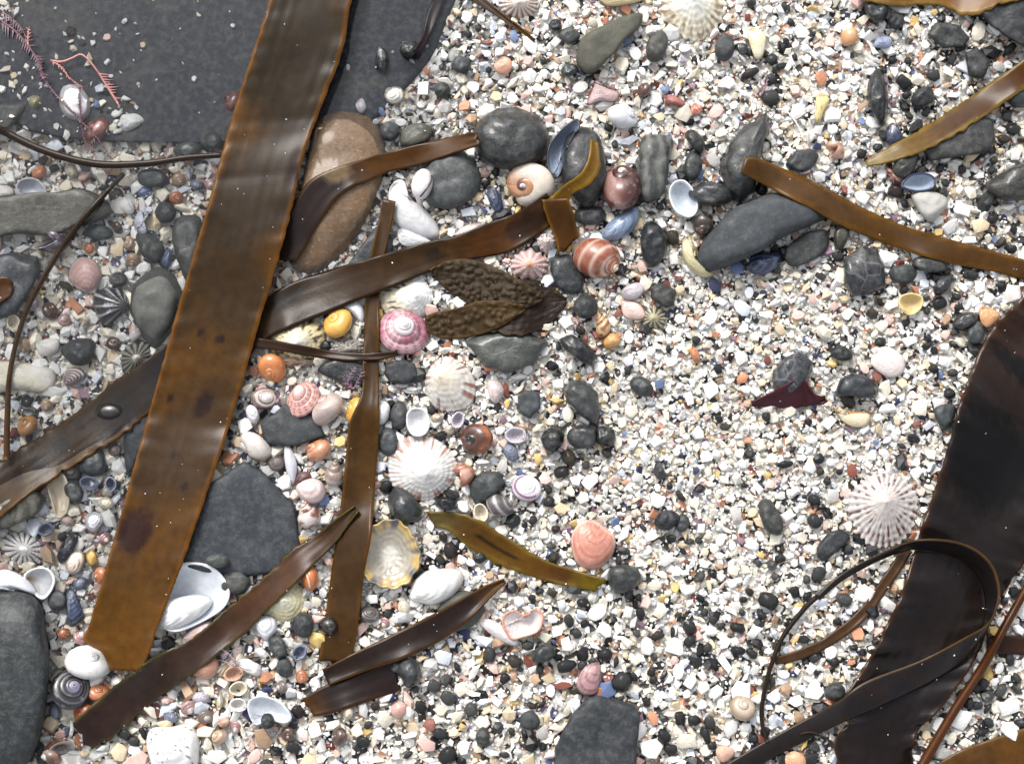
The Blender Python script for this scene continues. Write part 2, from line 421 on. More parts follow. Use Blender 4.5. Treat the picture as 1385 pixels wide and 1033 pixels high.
AT = [0, 0]                # the photo pixel a valve's colour is asked for
def valve(name, label, out, umbo, h, colf, cup=False, ribs=0, growth=8, amp=1.5, ref=None, mat='shell', cat='bivalve', lift=0.0, tilt=(0, 0), group=None, zoff=0.0, thick=.0006, solid=True):
    """one valve: growth rings run from the umbo to the traced edge; dome, or cup when it lies on its back"""
    ol = resample(spline(np.array(out, float), 8), 72); m, K = len(ol), 20
    u = np.array(umbo, float); c = ol.mean(0); zb = float(bed(*c)) - .0005 + (zoff + (1.2 if h <= 3 else .4)) * .001; h *= .001
    ang = np.arctan2(ol[:, 1] - c[1], ol[:, 0] - c[0]); rad = np.hypot(*(ol - c).T); o_ = np.argsort(ang); ang, rad = ang[o_], rad[o_]
    size = np.ptp(ol, axis=0)
    V, cols = [], []
    ur = u * .94 + c * .06
    for k in range(K):
        t = (k + .05) / (K - 1 + .05)
        for i in range(m):
            p = ur + (ol[i] - ur) * t
            e = np.hypot(*(p - c)) / np.interp(math.atan2(p[1] - c[1], p[0] - c[0]), ang, rad, period=2 * math.pi); e = min(e, 1.0)
            dome = math.sqrt(max(0, 1 - e * e * .998)) if not cup else e ** 2.2
            d = math.atan2(ol[i][1] - u[1], ol[i][0] - u[0])
            rib = math.cos(ribs * d) if ribs else 0
            z = h * dome + amp * (.00012 * math.sin(t * growth * 6.28) + .00022 * rib * t)
            z += tilt[0] * .001 * (p[0] - c[0]) / size[0] - tilt[1] * .001 * (p[1] - c[1]) / size[1]
            V.append(P(p[0], p[1], zb + z + .00015 * nz(p[0] * .3, p[1] * .3))); AT[:] = p; cols.append(colf(t, d, rib, e))
    V = np.array(V); F = ring_faces(K, m)
    V = np.vstack([V, V[:m].mean(0)]); F += [((i + 1) % m, i, len(V) - 1) for i in range(m)]; cols.append(cols[0])
    a2 = (ol[1] - ol[0]); b2 = ol[2] - ol[0]
    n_ = sum((ol[i][0] * ol[(i + 1) % m][1] - ol[(i + 1) % m][0] * ol[i][1]) for i in range(m))
    if n_ > 0: F = [tuple(reversed(f)) for f in F]
    o = mesh_obj(name, V, F, M[mat], origin=P(c[0], c[1], zb), cols=cols, solid=thick); props(o, label, cat, group)
    splat(V, SOLID if solid else None, F)
    if ref: LAND.append((c[0], c[1], ref))
    return o

def kelp_col(dark, light, edge=None, seed=0, spots=(), edge_w=.12, blotch=.5, along=()):
    """spots: (t, u, radius_t, radius_u, colour); along: [(t, colour)] blade colour by length"""
    def f(t, u, px, py):
        d = dark
        if along:
            for (t0, c0), (t1, c1) in zip(along[:-1], along[1:]):
                if t0 <= t <= t1: d = mix(c0, c1, (t - t0) / (t1 - t0 + 1e-6))
        n1 = nz(px * .009 + seed, py * .009) + .25 * nz(px * .03 + seed, py * .03) + .25 * nz(u * 9 + seed, t * 3)
        c = mix(d, light, sm(-.1, .6, n1) * blotch)
        if edge:
            w = edge_w * (1 + .8 * nz(px * .05, py * .05 + seed))
            c = mix(edge, c, sm(0, w, min(u, 1 - u)))
        for (st, su, rt, ru, sc_) in spots:
            e = math.hypot((t - st) / rt, (u - su) / ru) * .62 + .3 * nz(px * .12, py * .12)
            c = mix(sc_, c, sm(.6, 1.05, e))
        return c
    return f
def ribbon(name, label, st, colf, clear=.8, zmin=None, mat='kelp', thick=.0007, curl=0.6, ruffle=.4, ref=None, parent=None, cat='seaweed', torn=(0, 0), bumps=0.0, zadd=None, nocover=False, tight=2, rag=0.0, arch=0.0, level=False):
    """a strap of seaweed between two traced edges, draped over what lies under it. st: (x, y, width) or (xl, yl, xr, yr)"""
    st = np.array(st, float)
    if st.shape[1] == 3:
        c = st[:, :2]; d = np.gradient(c, axis=0); d /= np.hypot(*d.T)[:, None]; nn = np.stack([-d[:, 1], d[:, 0]], 1)
        st = np.hstack([c + nn * st[:, 2:] / 2, c - nn * st[:, 2:] / 2])
    sp = spline(st, 10, closed=False)
    L = np.hypot(*np.diff((sp[:, :2] + sp[:, 2:]) / 2, axis=0).T).sum()
    wmax = np.hypot(sp[:, 0] - sp[:, 2], sp[:, 1] - sp[:, 3]).max()
    step = 2.2 if bumps else (5.0 if wmax > 16 else 4.0)
    mid = (sp[:, :2] + sp[:, 2:]) / 2
    sp = resample(np.hstack([mid, sp]), int(L / step) + 3, closed=False)[:, 2:]
    ns = len(sp); nu = int(np.clip(wmax / (2.2 if bumps else 4.5), 4, 34)) + 1
    us = np.linspace(0, 1, nu)
    hl, hr = np.zeros(ns), np.zeros(ns)
    for i in range(ns):
        a, b2 = sp[i, :2], sp[i, 2:]
        hs_ = [hm(*(a + (b2 - a) * u)) for u in np.linspace(0, 1, max(5, int(wmax / 7)))]
        h_ = len(hs_) // 2; hl[i], hr[i] = max(hs_[:h_ + 1]), max(hs_[h_:])
    def soft(h):
        w = tight; g = np.array([h[max(0, i - w):i + w + 1].max() for i in range(ns)])
        for _ in range(3 + int(wmax / 6)): g = np.maximum(np.convolve(np.pad(g, 2, mode='edge'), np.ones(5) / 5, 'valid'), h)
        for _ in range(2): g = np.convolve(np.pad(g, 2, mode='edge'), np.ones(5) / 5, 'valid')
        return g
    hl, hr = soft(hl) + clear * .001, soft(hr) + clear * .001
    if zmin is not None: hl, hr = np.maximum(hl, zmin), np.maximum(hr, zmin)
    if level: hl = hr = np.maximum(hl, hr)
    V, cols = [], []; sd = st[0, 0] * .13
    for i in range(ns):
        t = i / (ns - 1); za = 0 if zadd is None else np.interp(t, [q[0] for q in zadd], [q[1] for q in zadd]) * .001
        for u in us:
            a, b2 = sp[i, :2], sp[i, 2:]
            uu = u
            ed = min(u, 1 - u)
            if rag: uu = u + (rag * nz(t * L * .09 + sd, 3.0 if u < .5 else 9.0) + rag * .6 * nz(t * L * .3 + sd, 1.0 if u < .5 else 5.0)) * (1 if u < .5 else -1) * (1 - min(1, ed * 6)) if ed < .17 else u
            p = a + (b2 - a) * uu
            for end, k in ((0, torn[0]), (1, torn[1])):
                if k and abs(t - end) * L < 26:
                    dd = (sp[min(i + 1, ns - 1)] - sp[max(i - 1, 0)]).reshape(2, 2).mean(0); dd = dd / (np.hypot(*dd) + 1e-9)
                    p = p + dd * k * (nz(u * 4 + sd, end * 7.0) + .5 * nz(u * 11 + sd, 2)) * (1 - abs(t - end) * L / 26)
            z = hl[i] * (1 - u) + hr[i] * u + za
            z += curl * .001 * ((2 * u - 1) ** 2 - .35) * (.6 + nz(t * L * .012 + sd, 4.0)) + ruffle * .001 * nz(p[0] * .012 + sd, p[1] * .012) + ruffle * .0008 * nz(t * L * .05 + sd, u * 1.5) * (abs(2 * u - 1) ** 2)
            z += .00018 * nz(u * 14 + sd, t * L * .006) + .0008 * nz(t * L * .022 + sd, 2.0 if u < .5 else 6.0) * max(0, 1 - ed * 7) * min(1, wmax / 40)
            z += arch * .001 * (1 - (2 * u - 1) ** 2)
            if bumps:
                q = mnoise.voronoi((p[0] * .135, p[1] * .135, 0))[0][0]; z += bumps * .0007 * max(0, 1 - (q * 1.75) ** 2) * min(1, ed * 8)
            V.append(P(p[0], p[1], z)); cols.append(colf(t, u, p[0], p[1]))
    V = np.array(V); F = []
    for i in range(ns - 1):
        for j in range(nu - 1):
            F.append((i * nu + j, (i + 1) * nu + j, (i + 1) * nu + j + 1, i * nu + j + 1))
    e1, e2 = V[1 * nu] - V[0], V[nu - 1] - V[0]
    if np.cross(V[(ns // 2 + 1) * nu] - V[(ns // 2) * nu], V[(ns // 2) * nu + nu - 1] - V[(ns // 2) * nu])[2] < 0: F = [tuple(reversed(f)) for f in F]
    o = mesh_obj(name, V, F, M[mat], parent=parent, cols=cols, solid=thick, origin=V[len(V) // 2] if parent is None else V[len(V) // 2])
    if parent is None: props(o, label, cat)
    splat(V, None if nocover else COVER, F)
    mc = sp[ns // 2]
    if ref: LAND.append(((mc[0] + mc[2]) / 2, (mc[1] + mc[3]) / 2, ref))
    return o
def tube(name, pts3, radii, colf, mat='kelp', parent=None, label=None, cat=None, sides=7):
    pts3 = np.array(pts3, float); V, F, cols = [], [], []
    for i, p in enumerate(pts3):
        d = Vector(pts3[min(i + 1, len(pts3) - 1)] - pts3[max(i - 1, 0)]).normalized()
        x = d.cross(Vector((0, 0, 1))); x = x.normalized() if x.length > 1e-6 else Vector((1, 0, 0)); y = d.cross(x)
        for k in range(sides):
            a = 2 * math.pi * k / sides; V.append(p + radii[i] * np.array(x * math.cos(a) + y * math.sin(a))); cols.append(colf(i / (len(pts3) - 1)))
    for i in range(len(pts3) - 1):
        for k in range(sides):
            q = (k + 1) % sides; F.append((i * sides + k, i * sides + q, (i + 1) * sides + q, (i + 1) * sides + k))
    F.append(tuple(range(sides))); F.append(tuple(reversed(range((len(pts3) - 1) * sides, len(pts3) * sides))))
    o = mesh_obj(name, V, F, M[mat], parent=parent, cols=cols)
    if parent is None: props(o, label, cat)
    return o
def strand(name, label, path, w, colf, clear=.3, ref=None, parent=None, cat='seaweed', mat='kelp', zadd=None, zmin=None):
    """a round stipe along photo pixels, resting on what lies under it; w photo pixels thick"""
    p = resample(spline(np.array([q[:2] for q in path], float), 10, closed=False), max(8, int(sum(math.dist(path[i][:2], path[i + 1][:2]) for i in range(len(path) - 1)) / 5)), closed=False)
    ws = np.interp(np.linspace(0, 1, len(p)), np.linspace(0, 1, len(w)), w) if hasattr(w, '__len__') else np.full(len(p), float(w))
    h = np.array([hm(*q) for q in p]); h = np.array([h[max(0, i - 2):i + 3].max() for i in range(len(h))])
    for _ in range(4): h = np.convolve(np.pad(h, 2, mode='edge'), np.ones(5) / 5, 'valid')
    if zmin is not None: h = np.maximum(h, zmin)
    if zadd: h = h + np.interp(np.linspace(0, 1, len(p)), [q[0] for q in zadd], [q[1] for q in zadd]) * .001
    r = ws * PXM / 2
    V = np.array([P(q[0], q[1], h[i] + r[i] + clear * .001) for i, q in enumerate(p)])
    o = tube(name, V, r, colf, mat, parent, label, cat)
    splat(V + np.array([0, 0, 1.0]) * r[:, None], None)
    if ref: LAND.append((p[len(p) // 2][0], p[len(p) // 2][1], ref))
    return o

# ------------------------------------------------------------------ the setting: sand, water
def grid_sheet(name, xs, ys, zf, mat):
    V = []; F = []
    for y in ys:
        for x in xs:
            w = P(x, y, 0.0); w[2] = zf(x, y); V.append(w)
    for i in range(len(ys) - 1):
        for j in range(len(xs) - 1):
            a = i * len(xs) + j; F.append((a, a + len(xs), a + len(xs) + 1, a + 1))
    o = mesh_obj(name, V, F, mat, origin=(0, 0, 0)); o['kind'] = 'structure'; return o
far = lambda lo, hi: np.r_[lo - np.geomspace(3000, 60, 7), np.linspace(lo, hi, 60), hi + np.geomspace(60, 3000, 7)]
grid_sheet('ground', far(-300, W + 300), far(-300, H + 300), lambda x, y: float(gz(x, y)) + .0004 * nz(x * .02, y * .02), M['sand'])
grid_sheet('water', np.linspace(-3300, 760, 12), np.linspace(-3300, H + 3200, 12), lambda x, y: WATER_Z, M['water'])

# ------------------------------------------------------------------ stones
GREY, DARK, BLK, OLIVE, BLUE, SLATE = C(92, 94, 92), C(62, 64, 64), C(38, 39, 42), C(104, 98, 80), C(74, 80, 88), C(60, 65, 72)
st = stone
st('slate_slab', 'large flat dark slate slab under shallow water behind the broad kelp blade',
   [(-190, -170), (300, -190), (640, -170), (650, -40), (612, 20), (585, 75), (548, 120), (500, 165), (440, 182), (370, 190), (295, 180), (255, 172), (215, 186), (170, 196), (120, 192), (70, 186), (20, 170), (-10, 140), (-120, 130), (-200, 60)],
   4.2, C(62, 68, 82), 'slab', flat=.12, z0=-.0056, rough=.04, ref='the flat slate slab', cat='slate', sink=.5)
st('cobble', 'reddish brown oval cobble crossed by a dark kelp strap', [(428, 162), (465, 151), (503, 160), (522, 192), (519, 240), (492, 300), (462, 345), (432, 368), (403, 366), (391, 342), (398, 300), (411, 245), (418, 200)], 9.5, C(162, 118, 72), 'sandstone', flat=.7, ref='the reddish brown cobble', cat='cobble')
st('cobble', 'round wet black-grey cobble above the cream moon snail', E(691, 188, 53, 43, 0, .04), 14, C(64, 65, 64), 'wet', flat=.6, ref='the round wet cobble', cat='cobble')
st('cobble', 'tall oval dark wet cobble behind the curled kelp tip', E(790, 226, 31, 56, -4, .04), 13, C(66, 67, 66), 'wet', flat=.6, ref='the tall oval cobble', cat='cobble')
st('stone', 'grey-green finely striped stone beside the maroon snail', [(868, 190), (885, 182), (910, 188), (906, 215), (898, 262), (872, 272), (860, 240)], 9, C(88, 90, 86), 'banded', flat=.5, ref='the striped grey stone')
st('stone', 'big smooth grey lozenge-shaped stone with a pale curved shell at its end', [(943, 350), (955, 318), (995, 280), (1045, 260), (1092, 261), (1117, 277), (1112, 298), (1060, 320), (1005, 352), (965, 366), (948, 362)], 14, C(86, 89, 92), 'dry', flat=.55, ref='the big lozenge-shaped stone')
st('stone', 'jagged dark wet stone rising behind the big lozenge-shaped stone', [(974, 222), (985, 195), (1010, 168), (1036, 153), (1042, 172), (1026, 215), (1022, 258), (1000, 276), (980, 262)], 11, C(70, 70, 68), 'wet', flat=.7, sharp=True, rough=.12, ref='the jagged dark stone')
st('stone', 'dark flattened oval stone touching the jagged stone and pale blue valve', E(962, 263, 31, 16, 2), 9, C(64, 66, 67), 'wet', ref='the dark flattened stone')
st('stone', 'flat grey hexagonal stone beside the white slit shell', [(578, 228), (596, 208), (628, 206), (650, 235), (644, 264), (612, 283), (580, 276), (570, 255)], 8, C(98, 101, 99), 'stone', flat=.35, ref='the flat grey stone')
st('stone', 'olive-grey wedge-shaped flat stone near the top edge', [(780, 72), (792, 48), (845, 22), (867, 20), (864, 38), (838, 62), (812, 92), (796, 100), (783, 92)], 7, C(116, 111, 92), 'dry', flat=.4, ref='the olive wedge stone')
st('stone', 'small olive-grey upright oval stone right of the olive wedge stone', E(889, 63, 14, 23, 18), 6, C(96, 94, 82), 'stone')
st('stone', 'smooth mid-grey oval pebble below the cream limpet at the top', E(980, 64, 13, 20, 8), 6, C(98, 98, 97), 'dry')
st('stone', 'broad olive-grey flat stone under the thin stalk at the left edge', [(-40, 275), (10, 266), (70, 262), (110, 256), (142, 268), (151, 288), (125, 303), (100, 308), (60, 318), (25, 316), (-40, 325)], 7, C(105, 100, 88), 'stone', flat=.3, ref='the broad olive-grey stone')
st('stone', 'egg-shaped pale grey stone touching the broad kelp blade', [(190, 375), (212, 361), (235, 372), (247, 400), (240, 432), (222, 462), (208, 470), (190, 450), (177, 420), (178, 392)], 10, C(112, 110, 102), 'dry', flat=.6, ref='the egg-shaped grey stone')
st('stone', 'bluish-grey angular stone behind the thin stalk at the left edge', [(-30, 350), (20, 340), (52, 346), (56, 362), (42, 392), (22, 425), (0, 432), (-30, 420)], 7, C(88, 92, 95), 'stone', flat=.35, ref='the bluish-grey stone', sharp=True)
st('stone', 'narrow grey stone tucked against the upper kelp blade edge', [(236, 300), (252, 290), (272, 296), (268, 335), (256, 385), (243, 360), (234, 328)], 6, C(96, 96, 92), 'stone', flat=.4)
st('stone', 'triangular grey stone below the bluish-white broken ring shell', [(184, 318), (200, 315), (222, 333), (216, 353), (204, 356), (192, 345)], 6, C(98, 98, 93), 'stone', flat=.45)
st('slate', 'wide flat blue-black slate beside the lower kelp blade', [(282, 655), (330, 622), (362, 642), (398, 682), (408, 742), (378, 776), (330, 782), (275, 775), (236, 762), (258, 715)], 5, C(72, 76, 82), 'slate', flat=.18, cat='slate', ref='the wide flat slate', sharp=True)
st('slate', 'angular slate chip under the pink beaded topshell', [(352, 575), (385, 546), (425, 560), (442, 590), (400, 603), (358, 600)], 4.5, C(76, 79, 80), 'slate', flat=.25, cat='slate', sharp=True)
st('boulder', 'long smooth dark grey cobble at the lower left corner', [(-60, 800), (0, 793), (35, 797), (57, 820), (64, 880), (62, 950), (54, 1005), (35, 1034), (-10, 1050), (-60, 1040)], 17, C(74, 78, 78), 'stone', flat=.5, cat='cobble', ref='the long dark cobble')
st('slate', 'dark blue-grey rounded slate block at the bottom edge', [(745, 1062), (752, 1010), (772, 968), (795, 942), (812, 940), (858, 952), (866, 965), (864, 1005), (860, 1062), (800, 1085)], 8, C(68, 71, 74), 'slate', flat=.22, cat='slate', ref='the slate block', sharp=True)
st('stone', 'olive-grey flat stone beneath the warty forked frond', [(628, 462), (655, 448), (715, 450), (742, 462), (722, 492), (688, 506), (655, 497)], 7, C(92, 95, 86), 'wet', flat=.4, ref='the stone under the warty frond', sharp=True)
st('stone', 'dark squarish stone netted with faint pale veins', [(1140, 350), (1165, 332), (1187, 336), (1195, 355), (1198, 388), (1180, 396), (1152, 402), (1141, 380)], 9, C(60, 60, 66), 'veined', flat=.45, sharp=True, ref='the veined stone')
st('stone', 'flat dark oblong stone below the narrow tan blade', [(1247, 203), (1275, 185), (1326, 155), (1344, 162), (1346, 192), (1332, 207), (1290, 213), (1258, 218)], 7, C(76, 76, 72), 'stone', flat=.28, ref='the dark oblong stone', sharp=True)
st('stone', 'upright smooth black spindle-shaped stone', [(1175, 108), (1186, 92), (1196, 104), (1202, 135), (1198, 163), (1190, 170), (1182, 158), (1173, 128)], 10, C(44, 47, 50), 'wet', flat=.7, ref='the black spindle stone')
st('slate', 'black slate slab cut by the top right corner', [(1322, 14), (1380, -14), (1440, -30), (1450, 80), (1400, 72), (1365, 52), (1340, 36)], 8, C(55, 57, 60), 'slate', flat=.2, cat='slate', sharp=True, ref='the corner slate')
st('stone', 'flat dark hexagonal stone left of the corner slate', [(1254, 48), (1266, 30), (1296, 34), (1312, 52), (1304, 63), (1276, 66)], 5, C(72, 72, 70), 'stone', flat=.35, sharp=True)
st('stone', 'dark chipped stone below the corner slate', [(1305, 72), (1322, 64), (1341, 82), (1330, 108), (1310, 104)], 5, C(66, 66, 64), 'stone', flat=.4, sharp=True)
st('stone', 'dark grey tilted oblong stone at the top edge beside a square one', E(1184, 12, 15, 22, -28), 7, C(66, 68, 66), 'wet')
st('stone', 'small dark squarish stone below the tilted oblong stone', E(1212, 30, 12, 11, 10, .1), 5, C(60, 60, 62), sharp=True)
st('stone', 'dark glossy olive stone cut by the right edge', [(1332, 252), (1350, 236), (1378, 222), (1420, 215), (1425, 262), (1372, 272), (1345, 266)], 10, C(70, 68, 62), 'wet', flat=.55, ref='the glossy olive stone')
st('stone', 'pale cream-grey smooth quartz pebble above the brown strap', [(1232, 264), (1250, 259), (1276, 264), (1282, 276), (1270, 292), (1258, 301), (1244, 288)], 7, C(196, 188, 176), 'dry', flat=.55, ref='the pale quartz pebble')
st('stone', 'dark grey flat stone partly under the big lozenge-shaped stone', [(1062, 338), (1090, 315), (1118, 312), (1118, 338), (1092, 356), (1068, 360)], 4, C(86, 86, 84), 'stone', flat=.3)
st('stone', 'olive-brown upright stone under the brown strap', E(1138, 318, 10, 21, 12), 5, C(92, 86, 66), 'wet')
st('stone', 'dark stone half hidden under the middle of the brown strap', E(1258, 358, 26, 11, 10), 5, C(70, 72, 66), 'wet')
st('stone', 'grey stone to the right of the veined stone', E(1222, 370, 18, 13, 0, .12), 4, C(88, 90, 88))
st('stone', 'black teardrop stone below the brown strap', [(1262, 392), (1272, 374), (1290, 372), (1284, 390), (1268, 400)], 5, C(50, 52, 58), 'wet')
st('stone', 'rough blue-black stone behind the dark red alga', [(1044, 505), (1062, 482), (1082, 474), (1100, 490), (1094, 515), (1070, 535), (1046, 527)], 8, C(66, 70, 78), 'veined', flat=.5, sharp=True, ref='the rough blue-black stone')
st('stone', 'black half-moon stone above the yellow crescent shell', [(1130, 535), (1136, 514), (1155, 505), (1178, 512), (1188, 530), (1180, 538), (1150, 536)], 7, C(58, 61, 68), 'wet', flat=.4, ref='the black half-moon stone')
st('stone', 'grey-green triangular stone against the dark kelp blade', [(1264, 552), (1280, 546), (1293, 550), (1288, 574), (1276, 580), (1266, 566)], 5, C(84, 90, 90))
st('stone', 'dark olive bean-shaped stone left of the ribbed limpet', [(1026, 682), (1040, 675), (1052, 690), (1060, 712), (1052, 724), (1034, 714)], 7, C(80, 82, 78), 'stone', ref='the olive bean-shaped stone')
st('stone', 'dark blue flat stone below left of the ribbed limpet', [(1104, 742), (1122, 720), (1140, 716), (1150, 728), (1130, 748), (1112, 758)], 4, C(62, 65, 70), 'stone')
st('stone', 'large dark rough stone above the round dark disc stone', [(761, 528), (772, 513), (792, 515), (808, 530), (812, 556), (806, 577), (790, 566), (768, 546)], 9, C(74, 77, 74), 'wet', ref='the large dark rough stone', sharp=True)
st('stone', 'round dark disc stone between two black rough stones', E(787, 591, 20, 17), 6, C(74, 75, 74), 'wet', flat=.4, ref='the round dark disc stone')
st('stone', 'black rough knobbly stone left of the dark disc stone', E(748, 594, 14, 20, 25, .14), 7, C(40, 41, 43), 'wet', rough=.2)
st('stone', 'black rough stone right of the dark disc stone', E(819, 590, 13, 14, 0, .16), 6, C(40, 42, 44), 'wet', rough=.2)
st('stone', 'black glossy curved stone below the warty frond tip', [(756, 458), (772, 452), (792, 460), (807, 480), (803, 496), (786, 490), (764, 474)], 8, C(44, 46, 48), 'wet', ref='the black glossy stone', sharp=True)
st('stone', 'dark grey roundish pebble below the striped snail', E(792, 415, 17, 17, 0, .06), 6, C(72, 74, 73))
st('stone', 'dark squared stone right of the pink chip', [(880, 388), (892, 382), (914, 392), (912, 412), (900, 417), (880, 404)], 5, C(76, 76, 70), sharp=True)
st('stone', 'black shiny stone beside the blue mussel valve', [(872, 302), (888, 300), (902, 322), (900, 345), (884, 362), (870, 352), (866, 326)], 9, C(44, 48, 52), 'wet', ref='the black shiny stone')
st('stone', 'dark stone under the end of the kelp stub', [(748, 350), (772, 345), (790, 372), (782, 398), (758, 392), (745, 370)], 4, C(60, 63, 66), 'wet')
st('stone', 'grey flat stone right of the large white limpet', [(634, 652), (652, 637), (676, 638), (684, 652), (668, 672), (645, 686), (636, 670)], 5, C(80, 84, 82), 'stone', ref='the grey flat stone', sharp=True)
st('stone', 'wet dark pyramid-shaped stone below the large white limpet', [(524, 672), (534, 656), (552, 662), (572, 686), (568, 704), (545, 710), (527, 700)], 9, C(70, 73, 72), 'wet', flat=.8, sharp=True, ref='the wet pyramid stone')
st('stone', 'small black shiny oblong stone at the foot of the large white limpet', E(604, 681, 16, 9, 8), 5, C(40, 44, 50), 'wet')
st('stone', 'black oval pebble lying alone in white grit', E(902, 703, 18, 13, -12), 6, C(50, 52, 58), 'stone', ref='the lone black pebble')
st('stone', 'grey pebble touching the lone black oval pebble', E(923, 707, 10, 13, 15), 4, C(88, 92, 92))
st('stone', 'dark grey knobbly stone at the tip of the yellow-brown blade', [(822, 772), (838, 763), (862, 768), (866, 786), (850, 800), (828, 800)], 8, C(72, 74, 72), 'wet', ref='the knobbly stone')
st('stone', 'flat slate-grey stone below the pink spotted topshell', [(522, 492), (545, 486), (562, 492), (566, 508), (550, 520), (528, 518), (520, 505)], 5, C(80, 82, 84), 'dry', flat=.3, sharp=True)
st('stone', 'grey stone with a dark hollow beside the white chip', E(540, 562, 12, 20, 0), 5, C(82, 83, 84))
st('stone', 'grey-green rounded stone beneath the upper rim of the large white limpet', E(525, 598, 13, 20, -8), 4, C(94, 98, 98))
st('stone', 'dark blotchy round pebble beside the kelp bladder', E(410, 845, 15, 17), 6, C(72, 74, 76))
st('stone', 'long grey pebble below the white heart-shaped chip', E(376, 875, 11, 18, -22), 5, C(84, 86, 86))
st('stone', 'grey pebble left of the lower kelp strap end', E(385, 903, 11, 14, -15), 5, C(88, 90, 88))
st('stone', 'dark wet rounded stone at the cut end of the folded dark strap', [(540, 898), (556, 890), (568, 900), (566, 918), (552, 930), (542, 916)], 7, C(66, 70, 74), 'wet', ref='the wet stone at the cut strap')
st('stone', 'olive stone under the pointed end of the folded dark strap', [(592, 822), (618, 800), (642, 802), (655, 824), (640, 846), (612, 854), (598, 842)], 5, C(112, 110, 96), 'dry', ref='the olive stone under the strap')
st('stone', 'smooth grey oval pebble above the thin left stalk', E(254, 203, 20, 12, -6), 6, C(106, 108, 106))
st('stone', 'dark grey oval pebble wedged against the broad blade', E(286, 190, 17, 12, 0), 6, C(86, 88, 88))
st('stone', 'flat grey pebble below the thin left stalk', E(206, 241, 21, 13, 8), 5, C(90, 94, 94))
st('stone', 'dark rough stone above the striped purple shell', [(82, 472), (98, 459), (122, 458), (130, 468), (122, 490), (100, 494), (88, 484)], 6, C(86, 86, 88))
st('stone', 'mossy olive stone with a brown weedy band at the left edge', [(-30, 690), (20, 672), (48, 661), (60, 676), (48, 696), (15, 712), (-30, 722)], 10, C(112, 106, 84), 'banded', ref='the mossy stone')
st('stone', 'small teal-grey flat stone below the broad olive-grey stone', E(133, 315, 19, 11, 4), 4, C(88, 98, 98))
st('stone', 'square slate chip left of the large dark rough stone', [(700, 536), (712, 527), (730, 530), (731, 552), (716, 566), (702, 558)], 4, C(84, 88, 90), 'slate', flat=.25, sharp=True)
st('stone', 'smooth grey oval pebble right of the large dark rough stone', E(868, 522, 17, 12, 32), 5, C(80, 82, 82))
st('stone', 'grey stone cut by the left edge above the thin stalk', [(-30, 148), (10, 140), (38, 140), (26, 160), (5, 178), (-30, 190)], 6, C(104, 104, 98), flat=.4)
st('stone', 'small black stone on the slab with a dark red strand', E(553, 66, 13, 12, 0), 8, C(30, 34, 38), 'wet')
st('stone', 'grey oval pebble on the wide slate beside the white valve', E(295, 759, 18, 10, 4), 6, C(104, 106, 100), zoff=3)
st('stone', 'brownish-grey flat stone right of the big white valve', E(318, 788, 20, 17, 0, .1), 4, C(98, 96, 90), zoff=1)
st('stone', 'grey pebble in the shells above the long dark cobble', E(78, 812, 13, 15), 5, C(98, 100, 100))
st('stone', 'blue-grey wedge stone between the two kelp blades', [(168, 580), (196, 545), (212, 525), (205, 565), (190, 610), (172, 640)], 4, C(84, 90, 98), 'stone', flat=.3, zoff=-1)
st('stone', 'dark grey pebble under the diagonal kelp strap', E(125, 625, 20, 20, 30, .1), 5, C(78, 82, 86))
st('stone', 'rounded dark pebble beside the small ridged snail', E(100, 665, 12, 16, -20), 5, C(86, 90, 90))
st('stone', 'olive-brown oval stone behind the brown strap end near the round cobble', E(563, 183, 24, 16, -18), 5, C(104, 100, 84), 'stone')
st('stone', 'grey pebble on the slab edge above the reddish cobble', E(527, 178, 14, 13, 0), 5, C(84, 88, 90))
st('stone', 'grey rounded stone in white chips near the slab corner', E(624, 88, 14, 12, 0), 5, C(90, 94, 94))
st('stone', 'dark olive squarish pebble above the brown strap end', E(598, 122, 11, 11, 10), 5, C(78, 82, 76))
st('stone', 'dark triangular stone left of the jagged dark stone', [(926, 182), (938, 176), (953, 192), (950, 208), (938, 202)], 6, C(62, 62, 60), 'wet')
st('stone', 'narrow grey stone left of the jagged dark stone', E(937, 225, 12, 20, 10), 5, C(82, 84, 82))
st('stone', 'dark green rounded stone left of the olive wedge stone', E(770, 95, 12, 9, -15), 4, C(56, 66, 66), 'wet')
st('stone', 'olive pentagonal stone touching the olive wedge stone', E(770, 48, 14, 11, 10), 4, C(104, 104, 98))
st('stone', 'black five-sided pebble near the upper kelp tip', E(751, 34, 9, 8), 4, C(44, 46, 50))
st('stone', 'grey-brown stone inside a pink curved shell ring', [(1206, 228), (1222, 206), (1242, 206), (1238, 228), (1226, 242), (1212, 240)], 7, C(86, 84, 78), 'stone', flat=.4)
st('stone', 'dark angular pebble above the dark oblong stone', E(1248, 132, 18, 13, -32, .1), 5, C(62, 64, 66))
st('stone', 'greenish stone right of the narrow tan blade', E(1378, 125, 20, 22, 0), 6, C(82, 90, 90))
st('stone', 'dark flat stone right of the jagged dark stone, above the chestnut strap', E(1085, 218, 22, 14, -20, .12), 4, C(76, 78, 78))
st('stone', 'smooth black oval pebble in grit above the pale pink chip', E(1138, 478, 16, 10, 14), 5, C(56, 58, 60))
st('stone', 'black oval pebble by the orange triangular chip', E(1306, 434, 18, 11, -14), 5, C(54, 55, 56), 'wet')
st('stone', 'grey pebble against the start of the dark kelp blade', E(1320, 450, 12, 16, 10), 5, C(84, 86, 86), 'wet')
st('stone', 'dark green-grey stone beside the slate block', E(735, 884, 18, 12, -28), 6, C(62, 68, 64), 'wet', ref='the green-grey stone')
st('stone', 'smooth round grey disc left of the slate block', E(716, 974, 14, 13), 5, C(96, 98, 96), 'dry')
